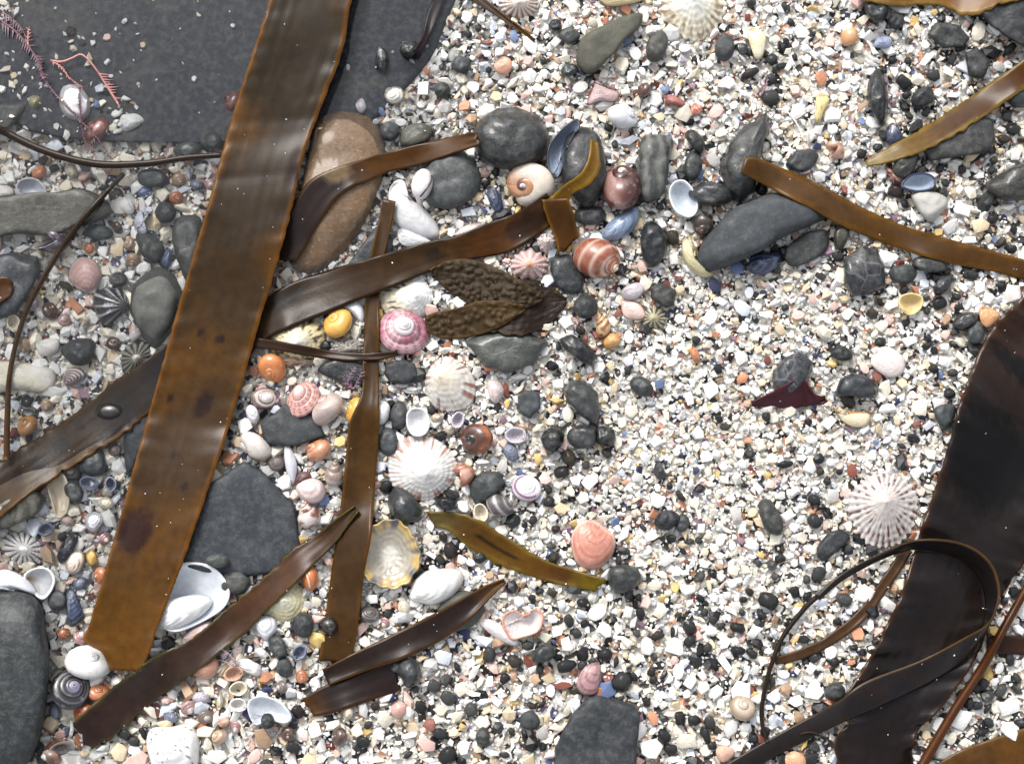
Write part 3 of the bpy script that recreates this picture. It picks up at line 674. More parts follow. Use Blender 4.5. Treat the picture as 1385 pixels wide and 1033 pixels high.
st('stone', 'dark stone half under the dark blade at its left bottom edge', E(1130, 935, 14, 13), 5, C(78, 80, 78))
st('stone', 'dark grey oblong pebble below the folded strap', E(653, 997, 10, 14, 0), 5, C(74, 74, 70))
st('stone', 'grey stone lying in a pale cupped shell', E(362, 975, 10, 11, 0), 5, C(62, 64, 64), zoff=2.5)
st('stone', 'big dark shiny patch of stone between strap and slate in the pool', [(430, 500), (455, 482), (490, 488), (505, 505), (490, 520), (455, 515)], 4, C(46, 48, 52), 'wet', flat=.4, ref='the shiny pool stone')
st('stone', 'dark grey stone behind the reddish cobble and upright strap', [(470, 362), (488, 335), (512, 305), (532, 330), (520, 365), (490, 375)], 4, C(74, 78, 80), 'stone', flat=.35)
st('stone', 'dark wet pebble just below the tall oval cobble', E(800, 292, 22, 13, 0, .1), 4, C(64, 66, 66), 'wet')
st('stone', 'oblong dark pebble in the shell mosaic left of the kelp', E(160, 378, 13, 10, 6), 5, C(72, 72, 76), 'banded')
st('stone', 'dark rounded stone right of the bluish-white ring shell', E(224, 288, 15, 15), 5, C(78, 80, 82))

# ------------------------------------------------------------------ limpets
def rays(base, ray, n=20, start=.35, strength=.9, inner=None, spotty=.0, tint=None, seed=0):
    def f(a, s, rib):
        c = base
        if tint: c = mix(base, tint, max(0, 1 - s * 1.6))
        v = nz(math.cos(a) * n * .32 + seed, math.sin(a) * n * .32, s * (5 if spotty else .6) + seed)
        k = sm(-.08, .16, v - .2 * (rib > .3)) * sm(start, start + .2, s) * strength
        return mix(c, ray, k)
    return f
WHITE, CREAM, BROWN = C(240, 239, 236), C(234, 226, 202), C(150, 88, 48)
limpet('limpet_shell', 'white limpet with a few rusty dashes at its lower edge', 609, 521, 34, 38, 8, 26, rays(C(210, 204, 194), C(134, 66, 36), 14, .55, .85, seed=3, tint=C(240, 222, 190)), rot=-25, apex=(-.25, -.45), amp=.10, jag=.012, zoff=.8, ref='the white limpet with rusty dashes')
limpet('limpet_shell', 'large white limpet with orange-brown rays round its rim', 570, 632, 48, 44, 8, 40, rays(C(214, 211, 206), C(170, 102, 64), 22, .60, .8, seed=8), rot=18, apex=(.2, .15), amp=.14, ref='the large white limpet', jag=.012, zoff=.8)
limpet('limpet_shell', 'strongly ribbed white limpet with purple-brown rays beside the dark kelp', 1195, 689, 47, 51, 9, 30,
       lambda a, s, rib: mix(mix(C(202, 194, 188), C(196, 128, 88), sm(.2, .5, nz(a * 6, s * 9)) * .5 * (s < .5)), C(104, 58, 48), sm(.25, -.5, rib) * sm(.36, .56, s) * (.15 + .85 * sm(-.12, .22, nz(math.cos(a) * 4, math.sin(a) * 4, s * 7)))),
       rot=0, apex=(.08, -.2), amp=.42, ref='the ribbed limpet', jag=.035, power=1.15, zoff=1)
limpet('limpet_shell', 'cream limpet with brown flecks cut by the top edge', 937, 4, 46, 50, 9, 24, rays(C(236, 226, 196), C(140, 100, 60), 22, .5, .7, seed=5, tint=C(244, 244, 242), spotty=1), amp=.35, apex=(.05, -.1), ref='the cream limpet', jag=.03)
limpet('limpet_shell', 'yellow limpet blotched dark brown, partly under the wide kelp strap', 402, 458, 40, 32, 9, 16, rays(C(226, 208, 150), C(66, 46, 34), 16, .38, .95, seed=2, tint=C(190, 196, 200), spotty=1), rot=-12, apex=(-.1, .2), amp=.3, ref='the blotched yellow limpet', zoff=.5)
limpet('limpet_shell', 'pearly yellow-grey limpet lying on its back beside the upright strap', 527, 750, 39, 46, 6, 14,
       lambda a, s, rib: mix(mix(C(226, 222, 208), C(176, 168, 150), sm(.1, .45, s)), mix(C(205, 170, 84), C(84, 84, 92), sm(-.1, .3, nz(math.cos(a) * 3, math.sin(a) * 3 + 4))), sm(.62, .95, s + .1 * nz(a * 3, s * 4))), cup=True, mat='pearl', amp=.2, ref='the upturned pearly limpet', jag=.03)
limpet('limpet_shell', 'white-topped cream limpet with black marks under the kelp strap', 549, 404, 37, 32, 8, 18, lambda a, s, rib: mix(mix(C(244, 244, 240), C(226, 216, 184), sm(.25, .6, s) * (math.cos(a) < .2)), C(56, 44, 50), .9 * sm(.1, .3, nz(math.cos(a) * 5 + 1, math.sin(a) * 5, s * 5)) * (s > .55) * (math.cos(a) < -.3)), apex=(.35, -.1), amp=.15, ref='the white-topped limpet')
limpet('limpet_shell', 'pale yellow-green limpet half under the tattered strap', 383, 812, 33, 30, 7, 20, rays(C(222, 212, 164), C(150, 130, 70), 20, .5, .3, seed=9, tint=C(240, 232, 205)), amp=.12, ref='the pale yellow limpet')
limpet('limpet_shell', 'tiny bristly green limpet on the slate slab', 47, 138, 17, 18, 8, 22, lambda a, s, rib: mix(C(196, 190, 140), C(58, 70, 52), sm(.2, -.4, rib) * sm(.15, .5, s)), amp=1.2, jag=.14, ref='the bristly green limpet')
limpet('limpet_shell', 'grey coarse-ribbed limpet below the egg-shaped stone', 184, 484, 25, 21, 7, 15, lambda a, s, rib: mix(C(150, 146, 132), C(56, 54, 52), sm(.3, -.5, rib) * sm(.1, .4, s)), rot=-30, amp=1.0, jag=.06)
limpet('limpet_shell', 'broken white limpet with dark slits left of the lower kelp', 32, 742, 30, 22, 6, 16, lambda a, s, rib: mix(C(236, 232, 228), C(50, 50, 60), sm(-.2, -.8, rib) * sm(.3, .5, s) * .9), rot=20, amp=.7, jag=.05)
limpet('limpet_shell', 'pinkish ribbed limpet at the top edge beside the kelp tip', 702, 3, 27, 22, 8, 20, lambda a, s, rib: mix(C(226, 206, 190), C(140, 104, 96), sm(.2, -.5, rib) * sm(.2, .6, s) * .8), amp=.6, jag=.05, ref='the pinkish ribbed limpet')
limpet('limpet_shell', 'small olive limpet with coarse ribs in the grit', 884, 430, 18, 16, 5, 13, lambda a, s, rib: mix(C(178, 168, 128), C(74, 74, 62), sm(.3, -.4, rib) * sm(.2, .5, s)), amp=.8, jag=.07)
limpet('barnacle_shell', 'pink rayed star-shaped shell below the kelp strap', 716, 358, 25, 21, 8, 13, lambda a, s, rib: mix(mix(C(226, 150, 104), C(222, 186, 178), sm(.1, .35, s)), C(180, 130, 130), sm(.2, -.5, rib) * sm(.3, .6, s) * .7), amp=.8, jag=.07, ref='the pink star-shaped shell', cat='shell')
limpet('barnacle_shell', 'knobbly pink and white shell against the kelp stub', 740, 327, 16, 15, 8, 11, lambda a, s, rib: mix(C(220, 204, 196), C(120, 92, 88), sm(.1, .3, nz(a * 4, s * 9))), amp=1.0, jag=.08, cat='shell')
limpet('limpet_shell', 'mottled dark limpet under the thin cross strap', 470, 472, 26, 16, 5, 14, rays(C(150, 140, 130), C(48, 44, 46), 16, .1, .9, seed=12, spotty=1), amp=.5, jag=.03)
limpet('limpet_shell', 'brown-speckled limpet peeking below the thin cross strap', 395, 487, 30, 12, 4, 14, rays(C(190, 160, 128), C(96, 60, 44), 18, .1, .9, seed=15, spotty=1), amp=.4, jag=.03)

# ------------------------------------------------------------------ snails
def bands(base, band, n=4, lo=.0, hi=.25, strength=.9, spire=None, apex=None, dash=0, lipc=None):
    def f(t, v):
        c = base
        k = sm(lo, hi, math.sin(v * n * 6.2832))
        if dash: k *= sm(-.2, .3, math.sin(t * dash * 6.2832))
        c = mix(c, band, k * strength)
        if spire and t > .75: c = mix(c, spire, sm(.75, 1.3, t))
        if apex and t > 1.8: c = mix(c, apex, sm(1.8, 2.4, t))
        if lipc: c = mix(lipc, c, sm(0, .06, t))
        return c
    return f
def plain(c, apex=None, t0=1.3, lipc=None, mott=None, seed=0):
    def f(t, v):
        k = c
        if mott: k = mix(c, mott, sm(-.05, .4, nz(t * 5 + seed, v * 7)) * .8)
        if apex: k = mix(k, apex, sm(t0, t0 + .7, t))
        if lipc: k = mix(lipc, k, sm(0, .08, t))
        return k
    return f
sn = snail
sn('moon_snail', 'cream moon snail with an orange spire and dark apex', 718, 250, 33, 'moon', 215, 33, lambda t, v: mix(mix(C(240, 224, 204), C(206, 142, 92), sm(.7, 1.0, t)), mix(C(110, 66, 56), C(236, 230, 230), sm(2.3, 2.6, t)), sm(1.55, 1.9, t)), ry=29, spin=200, ref='the cream moon snail', roll=0)
sn('moon_snail', 'shiny maroon snail with a white-tipped dark crown', 841, 254, 27, 'moon', 95, 50, lambda t, v: mix(mix(C(176, 132, 120), C(124, 66, 56), sm(-.25, .3, nz(t * 9, v * 3) + .25 * math.sin(t * 30))), mix(C(74, 26, 20), C(230, 220, 212), sm(1.7, 2.0, t)), sm(.55, .7, t)), ry=33, spin=120, ref='the maroon snail')
sn('whelk_shell', 'orange-brown banded snail with a pale streak beside the kelp stub', 807, 349, 32, 'olive', -38, 62, lambda t, v: mix(mix(C(214, 176, 156), C(158, 80, 44), sm(-.1, .4, math.sin(v * 50) + .8 * (t > .45) + .7 * nz(t * 5, v * 3))), C(236, 214, 180), sm(2.2, 2.8, t)), ry=28, spin=40, ref='the banded orange snail', cords=9, cord_amp=.012)
sn('top_shell', 'pink topshell with dotted spirals below the wide kelp strap', 545, 447, 34, 'top', 60, 16, lambda t, v: mix(mix(mix(C(184, 108, 126), C(214, 164, 172), sm(-.2, .3, nz(t * 9, v * 3))), C(132, 62, 88), .95 * max(math.exp(-((v - v0) / .014) ** 2) for v0 in (.025, .085, .145, .2)) * sm(-.15, .2, math.sin(t * 6.283 * 17))), C(238, 226, 228), sm(2.0, 2.8, t)), ry=33, spin=30, cords=7, cord_amp=.02, ref='the pink spotted topshell', mat='shell')
sn('top_shell', 'pink beaded topshell standing on slate', 410, 540, 23, 'top', 118, 36, lambda t, v: mix(mix(C(216, 160, 146), C(150, 64, 88), .95 * max(math.exp(-((v - v0) / .018) ** 2) for v0 in (.02, .09, .16, .97)) * sm(-.1, .3, math.sin(t * 6.283 * 15))), C(240, 224, 222), sm(3.0, 3.6, t)), ry=25, cords=5, cord_amp=.05, beads=15, ref='the pink beaded topshell', mat='shell')
sn('moon_snail', 'smooth grey-pink snail leaning on the beaded topshell', 444, 553, 20, 'moon', 120, 60, plain(C(190, 170, 160), C(170, 110, 80), 1.0, mott=C(170, 146, 138)), ry=23, spin=250, ref='the grey-pink snail', lip=C(220, 200, 190), hole=C(120, 80, 70))
sn('top_shell', 'small brown snail with spiral stripes left of the beaded topshell', 358, 539, 17, 'lowtop', 10, 25, bands(C(200, 184, 172), C(108, 78, 70), 3, -.1, .4, .9, apex=C(232, 226, 222)), ry=15, spin=80)
sn('periwinkle', 'bright yellow periwinkle beside the blotched limpet', 457, 437, 20, 'moon', 130, 38, plain(C(240, 176, 12), C(232, 170, 60), 1.6, mott=C(234, 160, 6)), ry=21, spin=150, ref='the yellow periwinkle')
sn('periwinkle', 'orange periwinkle at the edge of the broad kelp blade', 368, 498, 19, 'moon', 255, 42, plain(C(222, 128, 34), C(206, 140, 96), 1.7, mott=C(204, 104, 24)), ry=19, spin=60, ref='the orange periwinkle')
sn('periwinkle', 'yellow periwinkle tucked under the upright kelp strap', 480, 555, 13, 'moon', 160, 60, plain(C(236, 172, 14), mott=C(226, 156, 10)), ry=18, spin=20, ref='the tucked yellow periwinkle')
sn('periwinkle', 'glossy dark brown snail with a black eye-like apex', 645, 593, 22, 'moon', 190, 40, lambda t, v: mix(mix(C(86, 40, 16), C(180, 92, 28), sm(.75, 1.15, math.cos(v * 6.283 - .2) + .5 * nz(t * 5, v * 5))), C(14, 12, 12), sm(1.2, 1.7, t)), ry=20, spin=200, ref='the glossy brown snail')
sn('periwinkle', 'small rusty holed snail beside the large white limpet', 628, 642, 14, 'globose', 100, 75, plain(C(172, 98, 62), mott=C(206, 160, 140)), ry=17, spin=270, lip=C(210, 150, 120))
sn('top_shell', 'worn white topshell with purple flanks in the grit', 712, 660, 20, 'lowtop', 70, 22, lambda t, v: mix(mix(C(206, 190, 204), C(120, 78, 108), sm(.0, .6, math.sin(v * 40 + t * 3)) * (t < .8)), C(240, 238, 236), sm(.7, 1.1, t)), ry=18, spin=120, ref='the worn purple topshell', mat='chalk')
sn('moon_snail', 'broken white snail with a brown-edged crescent mouth', 346, 604, 23, 'moon', 200, 75, plain(C(226, 214, 204), lipc=C(130, 70, 24), mott=C(240, 232, 214)), ry=20, spin=300, lip=C(232, 206, 120), hole=C(170, 156, 150), ref='the broken crescent snail')
# (the orange cowrie-like shell too)
sn('whelk_shell', 'small buff spired snail left of the upright strap', 452, 640, 13, 'whelk', 80, 55, bands(C(190, 172, 158), C(128, 96, 78), 2, .2, .6, .7), ry=18, spin=10)
sn('moon_snail', 'smooth white snail above the striped grey stone', 842, 158, 21, 'moon', 10, 55, plain(C(238, 238, 240), C(228, 228, 232), 1.2), ry=17, spin=180, ref='the smooth white snail')
sn('whelk_shell', 'tiny orange shell pierced by dark holes', 1131, 203, 12, 'globose', 60, 85, plain(C(216, 168, 138), mott=C(196, 120, 80)), ry=13, spin=250, lip=C(220, 170, 140), hole=C(90, 34, 26))
sn('moon_snail', 'large broken white snail by the torn kelp end', 120, 895, 31, 'moon', 60, 45, plain(C(238, 236, 232), mott=C(220, 216, 210)), ry=22, spin=0, ref='the large broken white snail', hole=C(60, 50, 60))
sn('top_shell', 'black and purple spiral snail against the large broken white snail', 96, 932, 25, 'lowtop', 40, 35, lambda t, v: mix(mix(C(26, 26, 32), C(104, 100, 110), sm(.75, .95, math.sin(v * 46))), C(150, 140, 170), sm(2.4, 3.0, t)), ry=26, spin=200, ref='the black spiral snail', zoff=3)
sn('periwinkle', 'orange periwinkle under the tip of the tattered strap', 114, 965, 15, 'moon', 200, 40, plain(C(196, 96, 40), mott=C(178, 84, 32)), ry=16)
sn('periwinkle', 'orange-brown periwinkle above the tattered strap end', 133, 936, 14, 'moon', 60, 40, plain(C(206, 124, 66), mott=C(188, 100, 48)), ry=12)
sn('periwinkle', 'brown and white snail in the bottom left corner by the long dark cobble', 80, 1016, 21, 'globose', 190, 62, bands(C(128, 74, 44), C(70, 38, 24), 2, .0, .5, .8, spire=C(214, 202, 190)), ry=17, spin=60, lip=C(220, 210, 200))
sn('top_shell', 'small beige round snail beside the black stalk', 1005, 957, 17, 'moon', 80, 25, bands(C(186, 166, 142), C(160, 132, 104), 3, .3, .7, .7, apex=C(232, 224, 210)), ry=16, ref='the beige round snail')
sn('periwinkle', 'amber translucent snail near the thin left stalk', 37, 576, 14, 'moon', 120, 40, plain(C(178, 118, 46), C(120, 70, 30), 1.5, mott=C(196, 146, 70)), ry=15, ref='the amber snail')
sn('periwinkle', 'red-brown snail peeping from behind the upper kelp blade', 314, 138, 14, 'globose', 150, 50, plain(C(128, 76, 68), C(96, 48, 46), 1.0), ry=16)
sn('periwinkle', 'red-brown round snail below the white egg-shaped valve', 130, 176, 20, 'moon', 140, 50, plain(C(134, 76, 66), mott=C(150, 96, 84)), ry=18, ref='the red-brown snail')
sn('periwinkle', 'small brown snail above the white egg-shaped valve', 117, 108, 10, 'globose', 100, 40, plain(C(130, 84, 70)), ry=9)
sn('top_shell', 'grey eroded spiral snail under the diagonal strap', 96, 638, 12, 'lowtop', 60, 10, bands(C(124, 116, 112), C(72, 66, 66), 2, 0, .5, .8, apex=C(206, 200, 194)), ry=11, mat='chalk')
sn('top_shell', 'tiny dark brown spiral snail near the blue-grey wedge', 155, 608, 9, 'lowtop', 60, 10, plain(C(96, 70, 64), C(150, 130, 120), 1.5), ry=9)
sn('whelk_shell', 'purple-black broken snail behind the thin left stalk', 70, 326, 22, 'globose', 20, 70, plain(C(76, 62, 74), mott=C(160, 148, 160)), ry=17, spin=240, lip=C(190, 180, 190))
sn('whelk_shell', 'small white and pink dog whelk beside the egg-shaped stone', 183, 449, 9, 'whelk', 100, 80, bands(C(232, 220, 212), C(196, 150, 140), 3, .3, .7, .6), ry=14, spin=250, lip=C(226, 224, 232), hole=C(120, 110, 130))
sn('whelk_shell', 'brown and white streaked whelk right of the wide flat slate', 418, 695, 15, 'whelk', 110, 70, lambda t, v: mix(C(222, 206, 196), C(140, 72, 48), sm(.0, .3, nz(t * 7, v * 6))), ry=19, spin=200, ref='the streaked whelk')
# (the white slit shell is built with the valves)
sn('whelk_shell', 'broken orange shell left of the upright kelp strap', 431, 609, 17, 'globose', 150, 60, plain(C(206, 140, 96), mott=C(190, 112, 66)), ry=15, ref='the broken orange shell')
sn('top_shell', 'dark brown eroded snail below the broken crescent snail', 374, 626, 11, 'lowtop', 60, 20, plain(C(88, 78, 74), C(130, 120, 114), 1.5), ry=11, mat='chalk')
sn('whelk_shell', 'dark striped broken snail right of the grey flat stone', 676, 683, 18, 'globose', 20, 70, bands(C(96, 88, 88), C(212, 206, 206), 5, .5, .9, .8), ry=15, spin=230)
sn('whelk_shell', 'small brown whelk between the olive wedge stone and the smooth white snail', 871, 122, 9, 'globose', 160, 60, plain(C(104, 66, 50), mott=C(60, 40, 36)), ry=10, spin=240)
sn('whelk_shell', 'small dark coiled shell below the cream limpet at right', 1004, 66, 8, 'lowtop', 20, 20, plain(C(52, 52, 58), mott=C(90, 90, 96)), ry=9)
sn('top_shell', 'dark brown snail half hidden by the big lozenge-shaped stone', 951, 305, 14, 'globose', 250, 50, plain(C(66, 50, 44), C(120, 90, 70), 1.4), ry=15)
sn('whelk_shell', 'orange patterned whelk above a round orange pebble', 816, 440, 10, 'whelk', 120, 70, lambda t, v: mix(C(220, 180, 120), C(150, 84, 40), sm(.0, .3, nz(t * 9, v * 8))), ry=17, spin=60)
sn('whelk_shell', 'cream turret shell with a broad orange band near the top', 1149, 44, 12, 'whelk', 100, 80, lambda t, v: mix(C(238, 232, 222), C(226, 160, 96), sm(.15, .3, t) * sm(1.1, .9, t)), ry=20, spin=150, ref='the orange-banded turret shell')
sn('top_shell', 'dark coiled shell right of the foot of the upright strap', 500, 830, 14, 'lowtop', 60, 30, bands(C(120, 112, 106), C(60, 54, 52), 2, 0, .5, .8), ry=11)

# ------------------------------------------------------------------ valves and larger shell pieces
def vp(c, edge=None, umb=None, ring=None, rings=6, ribc=None, mott=None, seed=0):
    def f(t, d, rib, e):
        k = c
        if mott: k = mix(k, mott, sm(-.1, .4, nz(t * 4 + seed, d * 3)) * .8)
        if umb: k = mix(umb, k, sm(.05, .45, t))
        if ring: k = mix(k, ring, sm(.2, .8, math.sin(t * rings * 6.28)) * .7)
        if ribc: k = mix(k, ribc, sm(.2, -.6, rib) * .8)
        if edge: k = mix(k, edge, sm(.86, .97, e))
        return k
    return f
va = valve
va('clam_valve', 'plain white pointed clam valve beside the upturned limpet', [(554, 808), (560, 785), (578, 771), (605, 768), (624, 772), (626, 788), (612, 808), (588, 818), (566, 814)], (558, 806), 8, vp(C(242, 240, 234)), ref='the plain white clam', growth=5)
va('clam_valve', 'large white and bluish valve showing its hollow beside the kelp blade', [(215, 838), (212, 800), (222, 775), (250, 762), (285, 766), (306, 788), (309, 808), (296, 826), (262, 845), (234, 853)], (215, 845), 6, vp(C(222, 228, 236), edge=C(236, 240, 246), umb=C(244, 243, 240), mott=C(190, 206, 226)), cup=True, mat='pearl', ref='the large white valve')
va('clam_valve', 'white scalloped flap lying over the large bluish valve', [(212, 846), (216, 815), (245, 806), (275, 804), (288, 814), (275, 832), (250, 846), (228, 852)], (214, 846), 7, vp(C(242, 241, 238)), zoff=3, growth=4)
va('cockle_valve', 'orange-pink ribbed cockle valve above the frayed olive blade tip', [(772, 728), (782, 708), (800, 703), (820, 716), (832, 726), (830, 748), (812, 768), (792, 770), (776, 755)], (812, 700), 5.5, vp(C(214, 140, 114), ring=C(184, 100, 78), rings=7, edge=C(232, 196, 180)), ribs=0, growth=9, amp=2.0, ref='the orange-pink cockle')
va('clam_valve', 'long curved white shell piece beside the flat grey stone', [(527, 282), (526, 258), (536, 244), (548, 246), (556, 268), (580, 288), (594, 308), (592, 324), (566, 322), (540, 308)], (530, 252), 6, vp(C(224, 224, 226), edge=C(238, 236, 232), ring=C(206, 202, 200), rings=9), growth=9, amp=2.5, ref='the long curved white shell')
va('clam_valve', 'translucent white shell piece tucked under the long curved one', [(538, 312), (552, 308), (576, 320), (584, 330), (560, 336), (542, 330)], (540, 315), 3, vp(C(214, 214, 214)))
va('mussel_valve', 'bright blue mussel valve below the maroon snail', [(814, 316), (826, 298), (848, 284), (862, 278), (866, 292), (856, 312), (838, 324), (818, 324)], (815, 320), 6, vp(C(142, 160, 184), edge=C(150, 170, 200), umb=C(170, 186, 208), ring=C(84, 112, 160), rings=4), ref='the blue mussel', mat='pearl')
va('mussel_valve', 'narrow open blue mussel between the two dark cobbles', [(742, 225), (744, 198), (760, 176), (780, 162), (782, 172), (768, 195), (760, 225), (752, 240)], (748, 238), 6, vp(C(124, 138, 162), edge=C(40, 46, 66), umb=C(150, 170, 200)), cup=True, mat='pearl', ref='the narrow blue mussel', zoff=2)
va('mussel_valve', 'dark blue wet mussel under the big lozenge-shaped stone', [(1012, 358), (1018, 344), (1040, 340), (1058, 344), (1054, 360), (1034, 372), (1016, 370)], (1016, 366), 6, vp(C(34, 42, 68), ring=C(70, 96, 150), rings=3), mat='gloss', ref='the dark blue mussel')
va('clam_valve', 'pale bluish oval valve beside the dark flattened stone', [(906, 262), (912, 248), (926, 246), (940, 264), (942, 284), (932, 293), (914, 284)], (920, 250), 5, vp(C(206, 218, 230), edge=C(236, 236, 236)), cup=True, mat='pearl', ref='the pale bluish valve')
va('mussel_valve', 'blue and navy mussel valve right of the stone in the ring', [(1220, 252), (1232, 238), (1252, 236), (1263, 242), (1260, 254), (1240, 258)], (1222, 254), 5, vp(C(170, 186, 206), edge=C(30, 38, 84)), cup=True, mat='pearl', ref='the blue and navy mussel')
va('ring_shell', 'pink curved shell lip round a grey-brown stone', [(1198, 225), (1206, 215), (1206, 232), (1214, 244), (1228, 246), (1222, 253), (1206, 246)], (1200, 228), 4, vp(C(196, 140, 122)), growth=2)
va('mussel_valve', 'small dark blue mussel near the tip of the narrow tan blade', [(1198, 190), (1200, 172), (1210, 166), (1222, 186), (1218, 196), (1206, 198)], (1208, 168), 5, vp(C(48, 56, 88), edge=C(26, 32, 64), umb=C(190, 186, 200)), mat='gloss')
va('clam_valve', 'small yellow cupped shell in the right-hand grit', [(1218, 414), (1219, 402), (1234, 398), (1247, 404), (1243, 418), (1230, 425)], (1222, 420), 4, vp(C(226, 196, 130), edge=C(236, 206, 120)), cup=True, ref='the yellow cupped shell')
va('clam_valve', 'pale pink flat shell chip in coarse dark grit', [(1178, 492), (1186, 472), (1205, 470), (1224, 486), (1220, 505), (1200, 510)], (1184, 478), 3, vp(C(232, 216, 210)), ref='the pale pink chip')
va('clam_valve', 'yellow-white crescent shell below the black half-moon stone', [(1130, 550), (1140, 560), (1158, 558), (1177, 560), (1174, 574), (1156, 578), (1138, 568)], (1131, 552), 3, vp(C(236, 218, 180), edge=C(226, 180, 106)), ref='the yellow-white crescent')
va('clam_valve', 'purplish pink fan-shaped chip above the slate block', [(779, 926), (790, 902), (810, 896), (812, 915), (806, 938), (790, 940)], (810, 898), 3, vp(C(180, 136, 136), ring=C(136, 88, 96), rings=4), ref='the purplish fan chip')
va('oyster_valve', 'thick chalky white shell bored with tiny holes at the bottom edge', [(198, 1000), (206, 984), (232, 982), (255, 978), (268, 992), (270, 1015), (262, 1040), (215, 1046), (202, 1025)], (206, 1002), 8, lambda t, d, rib, e: mix(C(238, 237, 233), C(60, 58, 56), sm(.38, .5, nz(AT[0] * .33, AT[1] * .33)) * (t > .3)), mat='chalk', amp=2.5, growth=4, ref='the bored chalky shell')
va('clam_valve', 'white egg-shaped valve under the feathery red alga', [(78, 130), (86, 114), (106, 113), (122, 132), (124, 152), (112, 166), (92, 162), (80, 148)], (95, 116), 9, vp(C(226, 222, 222)), growth=3, ref='the white egg-shaped valve')
va('oyster_valve', 'white rough shell lump right of the red-brown snail', [(158, 162), (165, 153), (186, 152), (198, 162), (190, 172), (172, 180), (160, 176)], (160, 170), 6, vp(C(238, 238, 234)), mat='chalk', amp=2, ref='the white rough lump')
va('moon_snail', 'bluish-white broken ring shell left of the narrow grey stone', [(182, 305), (184, 290), (196, 281), (206, 284), (196, 296), (200, 310), (214, 314), (208, 320), (192, 320)], (184, 312), 6, vp(C(210, 216, 228)), growth=3, ref='the bluish-white ring shell', cat='shell')
va('clam_valve', 'salmon-pink fan valve with fine growth lines', [(93, 372), (98, 356), (112, 347), (130, 354), (138, 372), (130, 390), (115, 395), (98, 385)], (118, 394), 5, vp(C(214, 172, 162), ring=C(200, 148, 140), rings=6, edge=C(226, 204, 196)), ref='the salmon-pink valve', growth=8, amp=1.4)
va('clam_valve', 'lavender-white valve above the broad olive-grey stone', [(23, 252), (32, 243), (50, 244), (61, 258), (56, 272), (40, 268), (28, 264)], (26, 256), 4, vp(C(206, 208, 220)), cup=True, ref='the lavender-white valve')
va('clam_valve', 'cream shell edge cut by the left edge', [(-14, 258), (4, 250), (19, 256), (17, 266), (-5, 271)], (-10, 262), 4, vp(C(228, 220, 214)))
va('oyster_valve', 'large cream flaky shell at the left edge behind the thin stalk', [(-30, 495), (10, 488), (45, 492), (72, 500), (76, 520), (60, 531), (20, 528), (-30, 535)], (-25, 515), 5, vp(C(234, 226, 200), mott=C(240, 236, 226)), mat='chalk', amp=2.5, ref='the cream flaky shell')
va('clam_valve', 'white rounded chip above the large cream flaky shell', [(50, 462), (78, 458), (80, 474), (64, 482), (52, 476)], (52, 465), 4, vp(C(232, 228, 220)))
va('cockle_valve', 'black and white cross-hatched shell piece left of the egg-shaped stone', [(125, 405), (132, 393), (155, 388), (172, 400), (174, 416), (160, 430), (142, 440), (130, 425)], (172, 414), 7, lambda t, d, rib, e: mix(mix(C(52, 54, 64), C(196, 190, 184), sm(.55, .95, rib) * .9), C(180, 170, 160), sm(.75, .98, math.sin(t * 40)) * .6), ribs=18, amp=2.2, ref='the cross-hatched shell')
va('cockle_valve', 'purple and white striped shell piece below the grey rough stone', [(85, 510), (92, 498), (108, 498), (116, 508), (104, 520), (88, 522)], (88, 518), 5, lambda t, d, rib, e: mix(C(110, 70, 76), C(222, 214, 208), sm(.1, .5, math.sin(t * 38))), ref='the striped purple shell')
va('clam_valve', 'white oval chip on dark stones right of the tattered strap', [(319, 894), (335, 890), (353, 900), (352, 914), (338, 912), (324, 904)], (322, 896), 4, vp(C(240, 238, 236)), growth=3)
va('clam_valve', 'white heart-shaped chip left of the blotchy pebble', [(342, 838), (356, 832), (372, 836), (375, 852), (362, 866), (350, 858)], (352, 834), 5, vp(C(226, 226, 230)), growth=4, ref='the white heart-shaped chip')
va('clam_valve', 'pale blue-white cupped shell holding a grey stone', [(336, 952), (352, 942), (378, 950), (393, 968), (386, 976), (362, 972), (345, 978)], (340, 965), 4, vp(C(216, 222, 232)), cup=True, ref='the cupped shell with a stone')
va('clam_valve', 'smooth white oval shell right of the stone with a dark hollow', [(552, 560), (560, 553), (574, 556), (580, 572), (574, 586), (560, 588), (552, 576)], (560, 556), 4, vp(C(236, 236, 236)), cup=True, ref='the smooth white oval shell')
va('clam_valve', 'white smooth shell half under the upright strap', [(508, 545), (520, 542), (528, 550), (526, 566), (516, 576), (508, 570)], (512, 546), 6, vp(C(228, 228, 228)))
va('clam_valve', 'lilac and orange shell piece below the large white valve', [(246, 865), (258, 850), (280, 838), (292, 842), (290, 854), (268, 866), (252, 872)], (250, 868), 5, vp(C(206, 186, 190), mott=C(210, 140, 104)), ref='the lilac and orange shell')
va('clam_valve', 'orange-pink cupped shell under the tattered strap', [(250, 902), (268, 895), (292, 888), (296, 905), (284, 918), (264, 914)], (252, 900), 6, vp(C(214, 152, 124), edge=C(230, 190, 170)), growth=8, amp=1.5)
va('mussel_valve', 'dark blue ribbed mussel piece above the long dark cobble', [(90, 800), (98, 795), (108, 815), (114, 832), (106, 842), (95, 848), (90, 825)], (94, 797), 5, vp(C(46, 58, 86), ring=C(110, 126, 158), rings=7), growth=9, amp=2, ref='the ribbed mussel piece')
va('clam_valve', 'white shell tucked behind the yellow periwinkle', [(462, 412), (478, 404), (490, 412), (494, 428), (490, 438), (476, 424)], (466, 410), 4, vp(C(228, 228, 230)))
va('clam_valve', 'broken mauve-pink triangular shell chip in the upper grit', [(794, 142), (802, 118), (806, 108), (820, 118), (838, 126), (832, 138), (812, 138)], (804, 110), 3, vp(C(196, 166, 164), edge=C(150, 84, 78)), ref='the mauve triangular chip')
